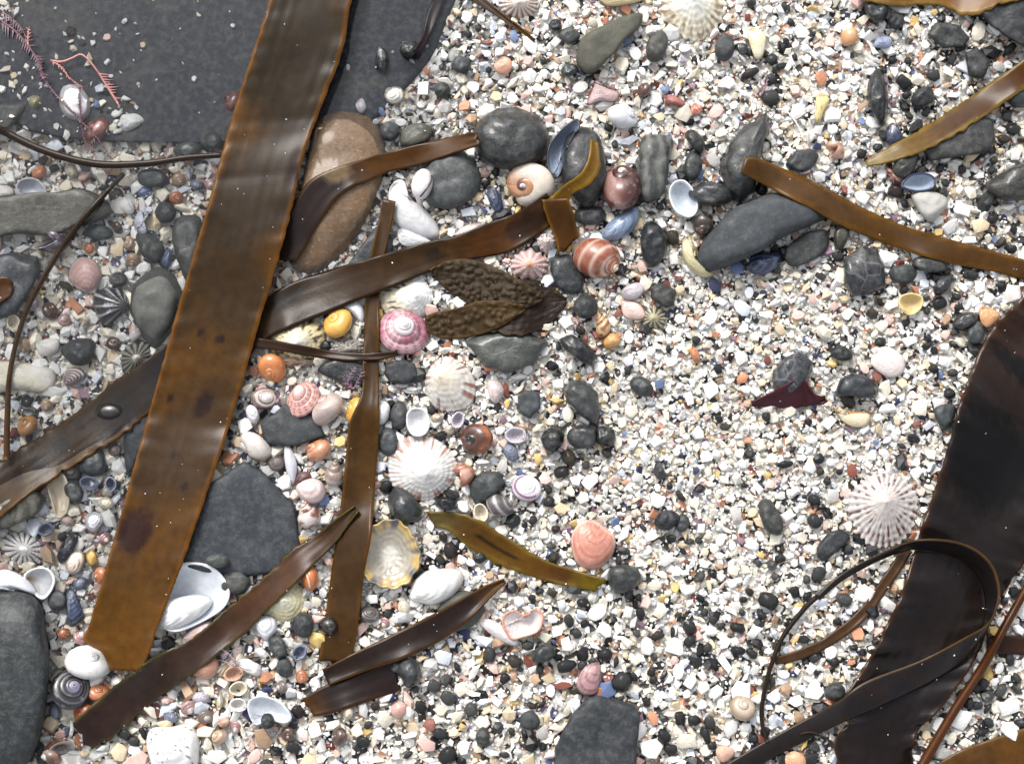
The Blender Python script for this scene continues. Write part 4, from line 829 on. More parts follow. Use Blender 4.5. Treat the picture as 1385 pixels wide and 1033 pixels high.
va('clam_valve', 'coral-orange roundish chip near the upper strap tip', [(668, 88), (678, 77), (690, 80), (693, 92), (684, 102), (672, 98)], (676, 80), 3, vp(C(222, 160, 130)), ref='the coral-orange chip')
va('clam_valve', 'yellow and white shell chip below right of the cream limpet', [(1010, 42), (1022, 38), (1036, 50), (1032, 76), (1022, 80), (1014, 60)], (1016, 42), 3, vp(C(236, 222, 168), mott=C(238, 232, 220)))
va('clam_valve', 'yellow shell splinter with red spots in the upper right grit', [(1104, 132), (1112, 126), (1122, 134), (1116, 150), (1108, 166), (1102, 160)], (1110, 130), 3, lambda t, d, rib, e: mix(C(232, 208, 130), C(120, 40, 24), sm(.3, .45, nz(t * 14, d * 9))), ref='the red-spotted splinter')
va('clam_valve', 'pale pink squared chip below the banded orange snail', [(840, 408), (848, 406), (866, 412), (874, 428), (862, 433), (844, 428)], (846, 408), 3, vp(C(228, 196, 184), edge=C(214, 150, 110)), ref='the pale pink squared chip')
va('clam_valve', 'translucent grey-pink shell piece above the pale pink squared chip', [(840, 396), (848, 386), (864, 382), (872, 392), (862, 404), (848, 406)], (846, 400), 3, vp(C(196, 186, 190)))
va('worm_tube', 'yellow-cream curved shell tube at the end of the big lozenge-shaped stone', [(922, 330), (930, 318), (938, 322), (938, 340), (944, 354), (958, 364), (966, 372), (952, 376), (934, 366), (924, 350)], (930, 320), 6, vp(C(212, 200, 150), ring=C(180, 166, 110), rings=6), growth=9, amp=2, ref='the curved yellow tube')
va('clam_valve', 'jagged white and coral broken shell below the yellow-brown blade', [(680, 838), (694, 826), (712, 834), (722, 824), (734, 832), (728, 852), (708, 860), (690, 862)], (684, 845), 4, vp(C(234, 222, 218), edge=C(220, 150, 120)), cup=True, ref='the jagged coral shell')
va('clam_valve', 'white curled shell strip left of the jagged coral shell', [(648, 842), (660, 836), (684, 848), (702, 866), (698, 874), (680, 868), (662, 856)], (652, 842), 4, vp(C(226, 216, 214)))
va('clam_valve', 'white shell rim rising behind the long dark cobble', [(-30, 788), (0, 770), (20, 772), (44, 788), (52, 806), (30, 800), (-20, 800)], (-20, 790), 8, vp(C(214, 216, 224), edge=C(240, 240, 242)), zoff=2)
va('clam_valve', 'white cupped shell with a rusty heart above the ribbed mussel piece', [(34, 782), (46, 770), (64, 770), (73, 784), (66, 802), (54, 808)], (36, 782), 5, vp(C(234, 234, 236), umb=C(206, 160, 110)), cup=True, ref='the rusty-hearted cup')
va('clam_valve', 'orange triangular chip at the dark kelp blade edge', [(1326, 416), (1340, 416), (1353, 428), (1336, 444), (1326, 434)], (1328, 418), 3, vp(C(226, 160, 96)), ref='the orange triangular chip')
va('clam_valve', 'small blue-violet striped shell near the top right', [(1182, 62), (1190, 48), (1206, 52), (1204, 64), (1192, 66)], (1192, 50), 3, vp(C(132, 142, 178), ring=C(186, 190, 210), rings=5))
va('cockle_valve', 'small pink finely ribbed fan below the stone under the warty frond', [(658, 520), (664, 512), (676, 516), (682, 530), (672, 546), (662, 538)], (674, 545), 4, vp(C(224, 206, 200), ring=C(190, 158, 156), rings=8), growth=8, amp=1.6)
va('clam_valve', 'pale pink smooth oval shell above the streaked whelk', [(400, 662), (406, 650), (420, 646), (436, 652), (441, 668), (430, 681), (412, 680)], (412, 650), 8, vp(C(230, 200, 194), mott=C(236, 214, 208)), ref='the pale pink oval shell', growth=3)
va('clam_valve', 'reddish brown chip peeping behind the pale pink oval shell', [(399, 650), (404, 640), (416, 637), (422, 645), (410, 652), (402, 656)], (402, 652), 5, vp(C(112, 72, 70)))
va('clam_valve', 'white oval shell left of the small striped snail', [(332, 555), (338, 547), (348, 552), (352, 565), (346, 574), (336, 568)], (338, 549), 6, vp(C(232, 230, 232)), growth=3)
va('clam_valve', 'cream ear-shaped shell under the diagonal strap at left', [(65, 650), (82, 640), (92, 660), (90, 690), (78, 700), (72, 680)], (70, 645), 4, vp(C(224, 206, 176)), cup=True, ref='the cream ear-shaped shell')
va('clam_valve', 'bluish round valve left of the lower kelp blade', [(115, 702), (122, 692), (136, 694), (140, 706), (130, 720), (118, 716)], (122, 694), 4, vp(C(206, 206, 214)), growth=6, ref='the bluish round valve')
va('clam_valve', 'cream curved shell with a hollow left of the lower kelp blade', [(88, 765), (96, 748), (110, 744), (116, 756), (108, 774), (96, 776)], (92, 768), 5, vp(C(228, 208, 190)), growth=4)
va('clam_valve', 'bright yellow chip left of the lower kelp blade', [(116, 752), (122, 742), (130, 748), (132, 762), (122, 766)], (120, 746), 4, vp(C(214, 168, 60)))
va('mussel_valve', 'black-blue mussel splinter left of the lower kelp blade', [(78, 745), (96, 722), (106, 728), (96, 750), (82, 762)], (100, 724), 4, vp(C(30, 32, 48)))
va('mussel_valve', 'blue mussel chip beside the triangular grey stone', [(215, 350), (228, 336), (233, 340), (231, 360), (222, 362)], (230, 338), 4, vp(C(86, 102, 136)), mat='pearl')
va('mussel_valve', 'navy ribbed mussel piece left of the cream moon snail', [(658, 262), (664, 252), (676, 262), (681, 282), (674, 290), (664, 278)], (662, 254), 4, vp(C(40, 50, 78), ring=C(60, 80, 120), rings=4), ref='the navy mussel piece')
va('clam_valve', 'pinkish shell wedge under the wide kelp strap', [(614, 318), (630, 305), (655, 300), (652, 310), (630, 322)], (650, 302), 3, vp(C(206, 184, 176)))
va('clam_valve', 'light grey round valve near the upper slab edge', [(520, 128), (530, 118), (544, 120), (547, 134), (536, 142), (524, 138)], (524, 122), 4, vp(C(206, 200, 192)), growth=5, ref='the light grey valve')
va('clam_valve', 'pale lilac chip on the slab near the reddish cobble', [(481, 140), (490, 133), (496, 146), (490, 154), (484, 150)], (484, 138), 3, vp(C(208, 200, 208)))
va('mussel_valve', 'small black mussel standing on the slate slab', [(507, 90), (509, 70), (514, 62), (524, 70), (527, 84), (522, 98), (512, 98)], (512, 63), 6, vp(C(24, 24, 28), umb=C(160, 160, 166)), mat='gloss', ref='the small black mussel')
va('clam_valve', 'yellow striped shell at the top edge', [(810, -12), (860, -14), (872, -2), (850, 7), (820, 8)], (815, -10), 4, vp(C(230, 206, 150)), amp=2)
va('clam_valve', 'lavender splinter between the wide flat slate and the pale pink oval shell', [(386, 600), (394, 606), (402, 630), (398, 655), (388, 640), (384, 615)], (392, 602), 3, vp(C(206, 206, 216)))
va('clam_valve', 'orange oval chip in white grit right of centre', [(933, 474), (938, 468), (946, 478), (946, 490), (938, 488)], (938, 470), 4, vp(C(204, 120, 64)), ref='the orange oval chip')
va('clam_valve', 'round orange pebble-like shell below the patterned whelk', [(816, 462), (822, 451), (834, 452), (840, 461), (832, 470), (820, 471)], (820, 454), 5, vp(C(214, 154, 70)), ref='the round orange shell')
va('clam_valve', 'red and white tiny chip near the smooth white snail', [(934, 146), (940, 140), (950, 144), (947, 154), (938, 156)], (938, 142), 4, vp(C(226, 110, 80), mott=C(236, 206, 190)))
va('clam_valve', 'brick-red oblong chip near the smooth white snail', [(898, 132), (908, 128), (924, 136), (926, 144), (912, 143), (900, 140)], (900, 134), 4, vp(C(168, 92, 80)))
va('clam_valve', 'peach round pebble-like chip below the folded dark strap', [(529, 955), (538, 948), (549, 952), (550, 965), (540, 972), (530, 966)], (534, 950), 4, vp(C(216, 160, 146)), ref='the peach round chip')
va('clam_valve', 'small orange shell at the foot of the dark kelp near the bottom edge', [(1062, 1022), (1075, 1015), (1090, 1024), (1088, 1040), (1066, 1040)], (1066, 1020), 4, vp(C(222, 160, 112)))
va('clam_valve', 'peach chip with pale bands at the bottom near the dark strap', [(968, 1018), (974, 1006), (990, 1012), (993, 1022), (978, 1032)], (974, 1008), 4, vp(C(220, 168, 140)))

def slit_shell(label, cx, cy, rx, ry, rot, h, col, slit, path, ref):
    """a smooth egg-shaped shell with a narrow curved mouth"""
    zb = hm(cx, cy) - .001; m, K = 36, 14; V = []; cr, sr = math.cos(math.radians(rot)), math.sin(math.radians(rot))
    def at(u, v):
        x, y = u * rx, v * ry; r2 = min(1, u * u + v * v)
        return P(cx + x * cr - y * sr, cy + x * sr + y * cr, zb + h * .001 * (.25 + .75 * math.sqrt(max(0, 1 - r2))))
    for s_, z in ((.7, -.0015), (.93, -.0003)):
        for i in range(m):
            a = 6.2832 * i / m; q = at(s_ * math.cos(a), s_ * math.sin(a)); q[2] = zb + z + h * .00025; V.append(q)
    for s_ in np.sin(np.linspace(math.pi / 2, .05, K)):
        for i in range(m): a = 6.2832 * i / m; V.append(at(s_ * math.cos(a), s_ * math.sin(a)))
    V.append(at(0, 0)); F = ring_faces(K + 2, m) + [((K + 1) * m + i, (K + 1) * m + (i + 1) % m, (K + 2) * m) for i in range(m)]
    root = empty('cowrie_shell', P(cx, cy, zb)); props(root, label, 'shell')
    mesh_obj('shell_body', V, [tuple(reversed(f)) for f in F], M['gloss'], parent=root, cols=[col] * len(V))
    tube('slit', [at(u, v) + np.array([0, 0, -.00005]) for u, v in resample(spline(np.array(path, float), 8, False), 20, False)], [.0001] + [.00042] * 18 + [.0001], lambda t: slit, mat='gloss', parent=root, sides=6)
    splat(np.array(V), SOLID, F); LAND.append((cx, cy, ref))
slit_shell('white smooth shell with a dark curved slit on the flat grey stone', 571, 249, 14.5, 21, 12, 7, C(238, 230, 230), C(60, 46, 42), [(.62, -.7), (.72, -.3), (.55, .1), (.3, .5), (.05, .85)], 'the white slit shell')
slit_shell('orange cowrie-like shell with a pale slit beside the upright strap', 419, 781, 12, 18, -6, 7, C(222, 118, 40), C(236, 204, 168), [(-.5, -.6), (-.3, -.2), (-.15, .3), (-.1, .8)], 'the orange cowrie-like shell')

# ------------------------------------------------------------------ small whole shells crowding the pool side
STRAPS = [(98, 990, 480, 690, 22), (410, 955, 680, 785, 26), (580, 702, 820, 795, 18), (0, 660, 230, 490, 34), (525, 270, 450, 895, 26), (340, 463, 540, 478, 8), (320, 465, 755, 275, 30), (580, 375, 760, 405, 34), (580, 440, 760, 405, 30)]
def seg_dist(x, y, x0, y0, x1, y1, w):
    t = min(1, max(0, ((x - x0) * (x1 - x0) + (y - y0) * (y1 - y0)) / ((x1 - x0) ** 2 + (y1 - y0) ** 2))); return math.hypot(x - x0 - t * (x1 - x0), y - y0 - t * (y1 - y0))
SMALL = random.Random(77); small_rows = {}
KINDS = [('periwinkle', 'globose', 'buff', C(196, 168, 136), C(160, 120, 86)), ('periwinkle', 'moon', 'orange', C(204, 122, 66), C(180, 96, 44)), ('top_shell', 'lowtop', 'grey-brown', C(140, 118, 106), C(92, 74, 66)),
         ('top_shell', 'top', 'pinkish', C(206, 164, 156), C(160, 104, 104)), ('whelk_shell', 'whelk', 'cream', C(226, 212, 190), C(178, 140, 106)), ('periwinkle', 'moon', 'dark brown', C(92, 62, 46), C(60, 40, 32))]
made = []
for q in range(6000):
    if len(made) >= 60: break
    x, y = (SMALL.uniform(15, 480), SMALL.uniform(225, 1000)) if SMALL.random() < .8 else (SMALL.uniform(480, 720), SMALL.uniform(440, 860))
    r = SMALL.uniform(6.5, 11)
    if any(SOLID[int((y + b + MG) / CELL), int((x + a_ + MG) / CELL)] for a_, b in ((0, 0), (r, 0), (-r, 0), (0, r), (0, -r))): continue
    if abs(x - np.interp(y, [0, 900], [420, 165])) < 62: continue                  # not under the broad blade
    if any(seg_dist(x, y, *g_) < g_[4] + r for g_ in STRAPS): continue
    lx, ly, ref = min(LAND, key=lambda l: math.hypot(l[0] - x, l[1] - y)); d = math.hypot(x - lx, y - ly)
    where = {(1, 0): 'right of', (-1, 0): 'left of', (0, 1): 'below', (0, -1): 'above', (1, 1): 'below right of', (1, -1): 'above right of', (-1, 1): 'below left of', (-1, -1): 'above left of'}[(int(round((x - lx) / d)), int(round((y - ly) / d)))]
    if SMALL.random() < .55:
        nm, shp, cw, c1, c2 = SMALL.choice(KINDS)
        lab = f'tiny {cw} spiral snail shell {where} {ref}'
        if lab in small_rows: continue
        sn(nm, lab, x, y, r, shp, SMALL.uniform(0, 360), SMALL.uniform(15, 65), bands(c1, c2, SMALL.choice((2, 3)), .0, .6, .7, apex=mix(c1, C(235, 230, 222), .6)), ry=r * SMALL.uniform(.85, 1.15), mat='gloss')
    else:
        cw, c1 = SMALL.choice((('white', C(232, 230, 226)), ('lilac', C(202, 194, 206)), ('pale pink', C(226, 198, 188)), ('cream', C(230, 218, 190)), ('slate-blue', C(110, 122, 148)), ('peach', C(216, 168, 136))))
        cup = SMALL.random() < .4; lab = f'tiny {cw} {"cupped" if cup else "domed"} clam valve {where} {ref}'
        if lab in small_rows: continue
        rot = SMALL.uniform(0, 360); o_ = E(x, y, r * 1.25, r * .9, rot, .06); va('clam_valve', lab, o_, o_[0], 3.6, vp(c1, ring=mix(c1, C(150, 120, 104), .4), rings=5), cup=cup, growth=6, amp=1.6)
    small_rows[lab] = 1; made.append(lab)

# ------------------------------------------------------------------ seaweed
def KC(r, g, b, k=.8):
    l = lin((r, g, b)); y = .3 * l[0] + .59 * l[1] + .11 * l[2]; return tuple(max(.002, (y + (x - y) * 1.15) * k * .5) for x in l) + (1.0,)
TAN, KB, KD, KP, KY = KC(128, 84, 34, .8), KC(80, 60, 38, .7), KC(54, 42, 32, .7), KC(58, 46, 46, .7), KC(150, 122, 50, .8)
RUST = (.016, .006, .0035, 1.0)
rb = ribbon
WZ = WATER_Z + .0012
rb('kelp_strap', 'dark kelp strap with a torn middle crossing the reddish brown cobble',
   [(372, 352, 400, 352), (384, 300, 422, 318), (415, 248, 450, 275), (450, 228, 478, 252), (482, 218, 494, 246), (520, 207, 528, 232), (560, 197, 566, 223), (605, 186, 610, 208), (644, 178, 650, 196)],
   kelp_col(KD, KB, KC(96, 64, 30, .8), 4, along=[(0, KC(58, 44, 42, .7)), (.42, KC(56, 42, 36, .7)), (.55, KC(110, 72, 30, .75)), (1, KC(104, 68, 32, .75))], spots=[(.42, .2, .04, .3, KC(150, 128, 100))]), ref='the torn dark strap', torn=(0, 4))
rb('kelp_strap', 'long upright kelp strap running under the wide strap, wider towards its foot',
   [(518, 268, 534, 272), (510, 310, 526, 314), (500, 360, 516, 362), (494, 420, 512, 420), (491, 480, 512, 480), (489, 530, 513, 532), (472, 575, 512, 580), (466, 640, 508, 645), (457, 710, 502, 715), (447, 780, 491, 782), (438, 850, 482, 855), (430, 893, 474, 897)],
   kelp_col(KC(88, 62, 34, .75), KC(118, 82, 40, .75), KC(122, 84, 36, .8), 11), ref='the upright kelp strap', torn=(0, 4), curl=.9, clear=2.0)
rb('kelp_strap', 'diagonal kelp strap with dark pits running under the broad blade',
   [(-70, 665, -40, 750), (0, 622, 10, 690), (55, 588, 75, 645), (105, 556, 128, 612), (150, 520, 170, 585), (200, 484, 214, 545), (240, 455, 250, 505)],
   kelp_col(KC(84, 64, 42, .7), KC(104, 72, 36, .7), KC(110, 76, 34, .8), 21, along=[(0, KB), (.55, KC(96, 70, 42, .7)), (.72, KC(58, 48, 42, .7)), (1, KC(46, 38, 36, .7))],
            spots=[(.36, .55, .025, .14, RUST), (.46, .45, .022, .12, (.012, .008, .005, 1.0)), (.27, .5, .02, .1, RUST), (.55, .3, .015, .1, RUST), (.14, .6, .02, .1, RUST)]), ref='the pitted diagonal strap', mat='kelp_spotted', rag=.08, curl=1.2)
w3 = empty('kelp_strap', P(550, 370, .004)); props(w3, 'wide wet kelp strap ending in a curled tip and a square stub', 'seaweed'); LAND.append((470, 400, 'the wide wet strap'))
rb('blade', '', [(318, 440, 330, 492), (350, 408, 356, 460), (400, 380, 410, 436), (455, 362, 468, 412), (515, 345, 530, 388), (575, 328, 590, 364), (620, 318, 632, 352), (665, 300, 684, 342), (705, 285, 728, 318), (740, 262, 762, 292)],
   kelp_col(KC(74, 58, 42, .7), KC(98, 70, 40, .7), KC(60, 40, 20, .7), 31, spots=[(.18, .3, .05, .14, (.012, .008, .005, 1.0)), (.62, .5, .02, .2, (.016, .009, .004, 1.0)), (.8, .6, .06, .3, KC(100, 62, 26)), (.9, .5, .05, .3, KC(60, 36, 16))], along=[(0, KC(74, 60, 48, .7)), (.6, KC(88, 62, 34, .7)), (1, KC(116, 74, 26, .75))]), parent=w3, clear=1.2, ruffle=.8, curl=1.0, mat='kelp_spotted')
rb('curled_tip', '', [(742, 270, 764, 284), (762, 252, 775, 262), (785, 236, 796, 250), (796, 214, 812, 226), (800, 188, 808, 192)], kelp_col(KC(136, 100, 30, .8), KC(170, 130, 44, .8), KC(180, 140, 60, .8), 35), parent=w3, clear=.9, rag=.12)
rb('stub', '', [(732, 270, 768, 268), (742, 300, 778, 296), (752, 325, 782, 316), (756, 346, 786, 318)], kelp_col(KC(110, 72, 28, .75), KC(132, 90, 34, .8), KC(160, 116, 44, .8), 37), parent=w3, clear=1.0, torn=(0, 5), rag=.06)
rb('kelp_ribbon', 'thin brown kelp ribbon crossing the upright strap below the topshell', [(338, 462, 12), (375, 468, 12), (420, 476, 11), (470, 482, 11), (510, 482, 9), (538, 478, 5)], kelp_col(KC(72, 50, 34, .75), KC(92, 64, 36, .75), None, 41), clear=.9, zmin=WZ, ref='the thin cross ribbon')
strand('kelp_stipe', 'thin dark stalk curving across the slab edge to the broad blade', [(-60, 140), (0, 175), (60, 204), (130, 222), (200, 221), (250, 214), (300, 210)], [12, 11, 11, 11, 10, 9, 8], lambda t: KC(66, 52, 42, .8), ref='the thin curving stalk', zmin=-.001)
strand('kelp_stipe', 'thin dark stalk bending down the left side to the diagonal strap', [(168, 235), (135, 270), (100, 312), (62, 370), (32, 430), (14, 500), (10, 560), (9, 622)], [6, 8, 8, 8, 7, 7, 8, 9], lambda t: mix(KC(56, 42, 32, .8), KC(100, 70, 44, .8), t), ref='the thin left stalk', zmin=-.001)
rb('broad_kelp', 'broad brown kelp blade lying from the top edge to the lower left',
   [(395, -140, 520, -140), (364, 0, 476, 0), (342, 70, 464, 66), (318, 145, 436, 140), (296, 222, 410, 212), (276, 295, 392, 292), (254, 370, 372, 365), (234, 440, 350, 438), (212, 520, 328, 516), (190, 598, 302, 600), (165, 690, 268, 700), (142, 770, 238, 784), (122, 840, 212, 850), (113, 866, 206, 872), (136, 880, 200, 886), (150, 906, 190, 908)],
   kelp_col(KC(72, 58, 42, .8), KC(122, 82, 34, .9), KC(140, 92, 34, .95), 51, edge_w=.07, blotch=.7, along=[(0, KC(74, 62, 44, .75)), (.2, KC(70, 58, 42, .75)), (.45, KC(78, 62, 44, .75)), (.6, KC(92, 66, 36, .75)), (.75, KC(88, 64, 38, .75)), (1, KC(130, 88, 36, .8))],
            spots=[(.655, .62, .012, .08, RUST), (.82, .25, .022, .17, (.022, .006, .003, 1.0)), (.645, .2, .004, .03, RUST), (.36, .93, .012, .05, RUST), (.30, .9, .01, .05, RUST), (.76, .7, .004, .03, RUST), (.72, .45, .004, .03, RUST), (.56, .35, .004, .03, RUST), (.57, .6, .005, .04, RUST)]),
   zmin=WZ, clear=2.0, curl=1.0, ruffle=.9, ref='the broad kelp blade', rag=.014, tight=14, level=True, zadd=[(0, 6.5), (.22, 5.5), (.30, 3), (.36, 0), (1, 0)])
rb('kelp_strap', 'tattered purple-brown strap with greenish edges at the lower left',
   [(98, 978, 122, 1014), (128, 950, 158, 992), (165, 920, 192, 962), (215, 885, 240, 925), (262, 862, 282, 895), (310, 820, 330, 856), (352, 785, 374, 812), (395, 744, 415, 772), (430, 722, 446, 742), (458, 700, 468, 712), (480, 685, 484, 690)],
   kelp_col(KC(84, 62, 50, .75), KC(74, 50, 44, .75), KC(104, 92, 52, .8), 61, edge_w=.10, along=[(0, KC(70, 54, 50, .75)), (.4, KC(84, 64, 52, .75)), (.8, KC(112, 72, 42, .75)), (1, KC(90, 76, 40, .75))]), zmin=WZ, clear=1.0, ref='the tattered strap', rag=.10, curl=1.3, torn=(6, 0))
w7 = empty('kelp_strap', P(520, 890, .003)); props(w7, 'folded dark purple-brown strap with a pointed end and a square cut end', 'seaweed'); LAND.append((540, 880, 'the folded dark strap'))
rb('lower_fold', '', [(409, 945, 424, 968), (440, 926, 455, 962), (480, 912, 496, 948), (520, 896, 534, 936), (530, 890, 542, 930)], kelp_col(KC(60, 46, 42, .7), KC(70, 50, 40, .7), KC(96, 60, 30, .8), 71, along=[(0, KC(110, 74, 38, .75)), (.25, KC(58, 46, 42, .7)), (1, KC(56, 42, 40, .7))]), parent=w7, clear=.8, torn=(5, 0))
rb('upper_fold', '', [(436, 906, 444, 926), (480, 882, 492, 908), (530, 858, 546, 890), (575, 836, 592, 868), (620, 812, 634, 838), (655, 794, 662, 808), (682, 784, 684, 786)], kelp_col(KC(62, 48, 40, .7), KC(80, 58, 42, .7), KC(112, 74, 36, .8), 73, along=[(0, KC(60, 46, 38, .7)), (.8, KC(60, 46, 42, .7)), (1, KC(130, 90, 44, .8))]), parent=w7, clear=1.0, curl=1.4)
rb('kelp_strap', 'smooth chestnut kelp strap running to the right edge below the lozenge stone', [(1008, 214, 1002, 232), (1025, 214, 1018, 242), (1060, 228, 1050, 258), (1110, 250, 1098, 282), (1165, 280, 1150, 310), (1225, 306, 1214, 335), (1290, 325, 1282, 355), (1345, 340, 1338, 366), (1390, 352, 1385, 378), (1470, 372, 1462, 402)], kelp_col(KC(104, 72, 36, .75), KC(122, 86, 44, .75), KC(148, 104, 50, .8), 81, edge_w=.2), ref='the chestnut strap', arch=.8, clear=1.0)
rb('kelp_strap', 'narrow tan and brown blade with a pale pointed tip at the upper right', [(1170, 218, 1173, 224), (1200, 200, 1212, 216), (1240, 178, 1256, 200), (1288, 148, 1304, 174), (1335, 115, 1352, 142), (1378, 86, 1396, 114), (1440, 40, 1462, 70)], kelp_col(KC(120, 78, 34, .8), KC(88, 56, 30, .8), KC(170, 140, 80, .85), 83, edge_w=.2, along=[(0, KC(178, 160, 110)), (.22, KC(150, 116, 60, .85)), (.4, KC(100, 64, 32, .8)), (1, KC(120, 78, 36, .8))]), ref='the narrow tan blade', rag=.1, clear=1.2)
w13 = rb('broad_kelp', 'broad blackish kelp blade sweeping down the right side to the bottom',
   [(1500, 250, 1650, 430), (1392, 392, 1560, 520), (1338, 450, 1500, 600), (1302, 535, 1462, 660), (1276, 625, 1425, 715), (1246, 715, 1388, 758), (1216, 810, 1352, 812), (1176, 890, 1322, 886), (1142, 945, 1288, 938), (1150, 975, 1262, 968), (1128, 1003, 1240, 992), (1136, 1040, 1236, 1040), (1150, 1150, 1260, 1150)],
   kelp_col(KC(50, 42, 40, .6), KC(60, 48, 42, .6), KC(92, 60, 34, .7), 91, edge_w=.05, along=[(0, KC(96, 62, 36, .8)), (.18, KC(78, 54, 40, .7)), (.34, KC(52, 43, 41, .65)), (.75, KC(46, 40, 40, .65)), (1, KC(60, 46, 40, .65))], spots=[(.40, .35, .05, .3, KC(20, 14, 14, .7)), (.27, .45, .012, .3, KC(20, 16, 16, .7))]), ref='the broad blackish blade', ruffle=3.5, curl=1.5, clear=1.2, mat='kelp_gloss', rag=.015, zadd=[(0, 1.6), (1, 1.6)])
rb('kelp_ribbon', 'narrow brown ribbon curving out from under the looped strap', [(1228, 742, 14), (1205, 778, 14), (1165, 832, 14), (1122, 866, 14), (1085, 884, 13), (1048, 894, 10)], kelp_col(KC(96, 70, 50, .75), KC(112, 80, 52, .75), None, 93), clear=1.0, ref='the curving brown ribbon')
# the looped strap stands on its edge where it turns back
w14 = empty('kelp_strap', P(1200, 920, .006)); props(w14, 'black strap turning back in a standing loop over the blackish blade', 'seaweed'); LAND.append((1190, 930, 'the looped black strap'))
rel = [1.2, 1.2, 1.4, 2, 3, 5, 9, 13, 15, 15, 14, 12, 10, 7, 4, 2.5, 1.5, 1.2]
up = [(950, 1052), (1020, 1010), (1085, 974), (1133, 948), (1172, 921), (1246, 893), (1304, 864), (1337, 845), (1350, 820), (1353, 795), (1343, 764), (1320, 742), (1285, 730), (1240, 729), (1207, 740), (1170, 758), (1133, 780), (1105, 806)]
dn = [(990, 1062), (1040, 1028), (1085, 1004), (1133, 980), (1185, 958), (1265, 920), (1310, 890), (1328, 868), (1334, 838), (1334, 806), (1324, 778), (1304, 758), (1276, 746), (1238, 741), (1208, 748), (1172, 764), (1135, 786), (1107, 810)]
A_, B_ = spline(np.array([(*q, r_) for q, r_ in zip(up, rel)], float), 8, False), spline(np.array([(*q, .9) for q in dn], float), 8, False)
bs = np.array([max(hm(*(A_[i][:2] * (1 - u) + B_[i][:2] * u)) for u in np.linspace(0, 1, 9)) for i in range(len(A_))])
bs = np.array([bs[max(0, i - 3):i + 4].max() for i in range(len(bs))])
for _ in range(6): bs = np.convolve(np.pad(bs, 2, mode='edge'), np.ones(5) / 5, 'valid')
V, F, cols, nu = [], [], [], 10
for i in range(len(A_)):
    for j in range(nu):
        u = j / (nu - 1); q = A_[i] * (1 - u) + B_[i] * u
        V.append(P(q[0], q[1], bs[i] + (q[2] + .5 * math.sin(u * 3.1)) * .001)); cols.append(mix(KC(100, 74, 40, .7), mix(KC(46, 44, 46, .8), KC(56, 46, 42, .8), .5 + nz(q[0] * .03, q[1] * .03)), sm(0, .10, u)))
for i in range(len(A_) - 1):
    for j in range(nu - 1): F.append((i * nu + j, i * nu + j + 1, (i + 1) * nu + j + 1, (i + 1) * nu + j))
mesh_obj('blade', V, F, M['kelp'], parent=w14, cols=cols, solid=.0008); splat(np.array(V), COVER, F)
strand('stipe', '', [(1106, 806), (1085, 826), (1055, 868), (1036, 925), (1030, 970), (1038, 1003)], [7, 7, 6, 6, 6, 5], lambda t: KC(56, 44, 34, .8), parent=w14, zadd=[(0, 1.5), (1, 0)])
rb('kelp_strap', 'short brown strap running off the right edge behind the glossy stalk', [(1335, 872, 24), (1360, 872, 24), (1400, 874, 24), (1460, 880, 24)], kelp_col(KC(70, 50, 42, .7), KC(90, 62, 42, .7), None, 95))
strand('kelp_stipe', 'glossy reddish-brown straight stalk slanting through the lower right corner', [(1220, 1075), (1248, 1033), (1290, 962), (1330, 900), (1362, 842), (1400, 775), (1450, 690)], [13, 13, 12, 12, 11, 10, 10], lambda t: KC(104, 60, 28, .8), ref='the glossy slanting stalk', zadd=[(0, 2), (1, 2)])
rb('kelp_strap', 'tan-brown blade filling the bottom right corner', [(1262, 1036, 1290, 1100), (1300, 1014, 1340, 1100), (1350, 996, 1390, 1090), (1400, 980, 1440, 1080), (1500, 950, 1520, 1060)], kelp_col(KC(116, 82, 48, .75), KC(150, 104, 44, .75), KC(140, 104, 62, .8), 97), clear=1.0, ref='the tan corner blade')
rb('kelp_strap', 'brown tapering strap tip pointing down from the top edge', [(570, -60, 600, -70), (612, -18, 640, -18), (652, 8, 672, 12), (688, 30, 698, 34), (722, 54, 724, 56)], kelp_col(KC(74, 52, 34, .75), KC(96, 64, 34, .75), KC(120, 84, 44, .8), 101), ref='the tapering strap tip', zmin=-.001)
rb('broad_kelp', 'ragged golden-brown blade along the top right edge', [(1130, -70, 1168, 0), (1200, -60, 1215, 8), (1250, -60, 1270, 6), (1300, -60, 1302, 20), (1325, -60, 1328, 17), (1360, -60, 1350, 6), (1410, -60, 1388, -3)], kelp_col(KC(150, 104, 48, .8), KC(170, 120, 56, .85), KC(186, 150, 90, .85), 103), ref='the golden top blade', rag=.05)
rb('kelp_strap', 'olive and amber blade fragment with a frayed tip below the large limpet', [(576, 692, 590, 714), (615, 694, 606, 716), (650, 704, 628, 736), (690, 730, 668, 760), (735, 756, 720, 780), (780, 772, 770, 793), (820, 784, 806, 800)], kelp_col(KC(128, 92, 36, .8), KC(110, 70, 28, .8), KC(150, 124, 62, .85), 105, edge_w=.2, along=[(0, KC(128, 120, 80)), (.2, KC(112, 80, 40, .8)), (.55, KC(132, 94, 34, .8)), (.8, KC(104, 66, 26, .8)), (1, KC(166, 150, 40))], spots=[(.4, .5, .1, .06, KC(50, 34, 16))]), ref='the olive blade fragment', rag=.08, torn=(3, 8), clear=.8)
wf = empty('warty_frond', P(680, 415, .004)); props(wf, 'dark warty forked frond resting on an olive-grey stone', 'seaweed'); LAND.append((690, 405, 'the warty frond'))
kf = kelp_col(KC(66, 52, 34, 1), KC(80, 62, 34, 1), KC(100, 76, 40, 1), 111, edge_w=.06)
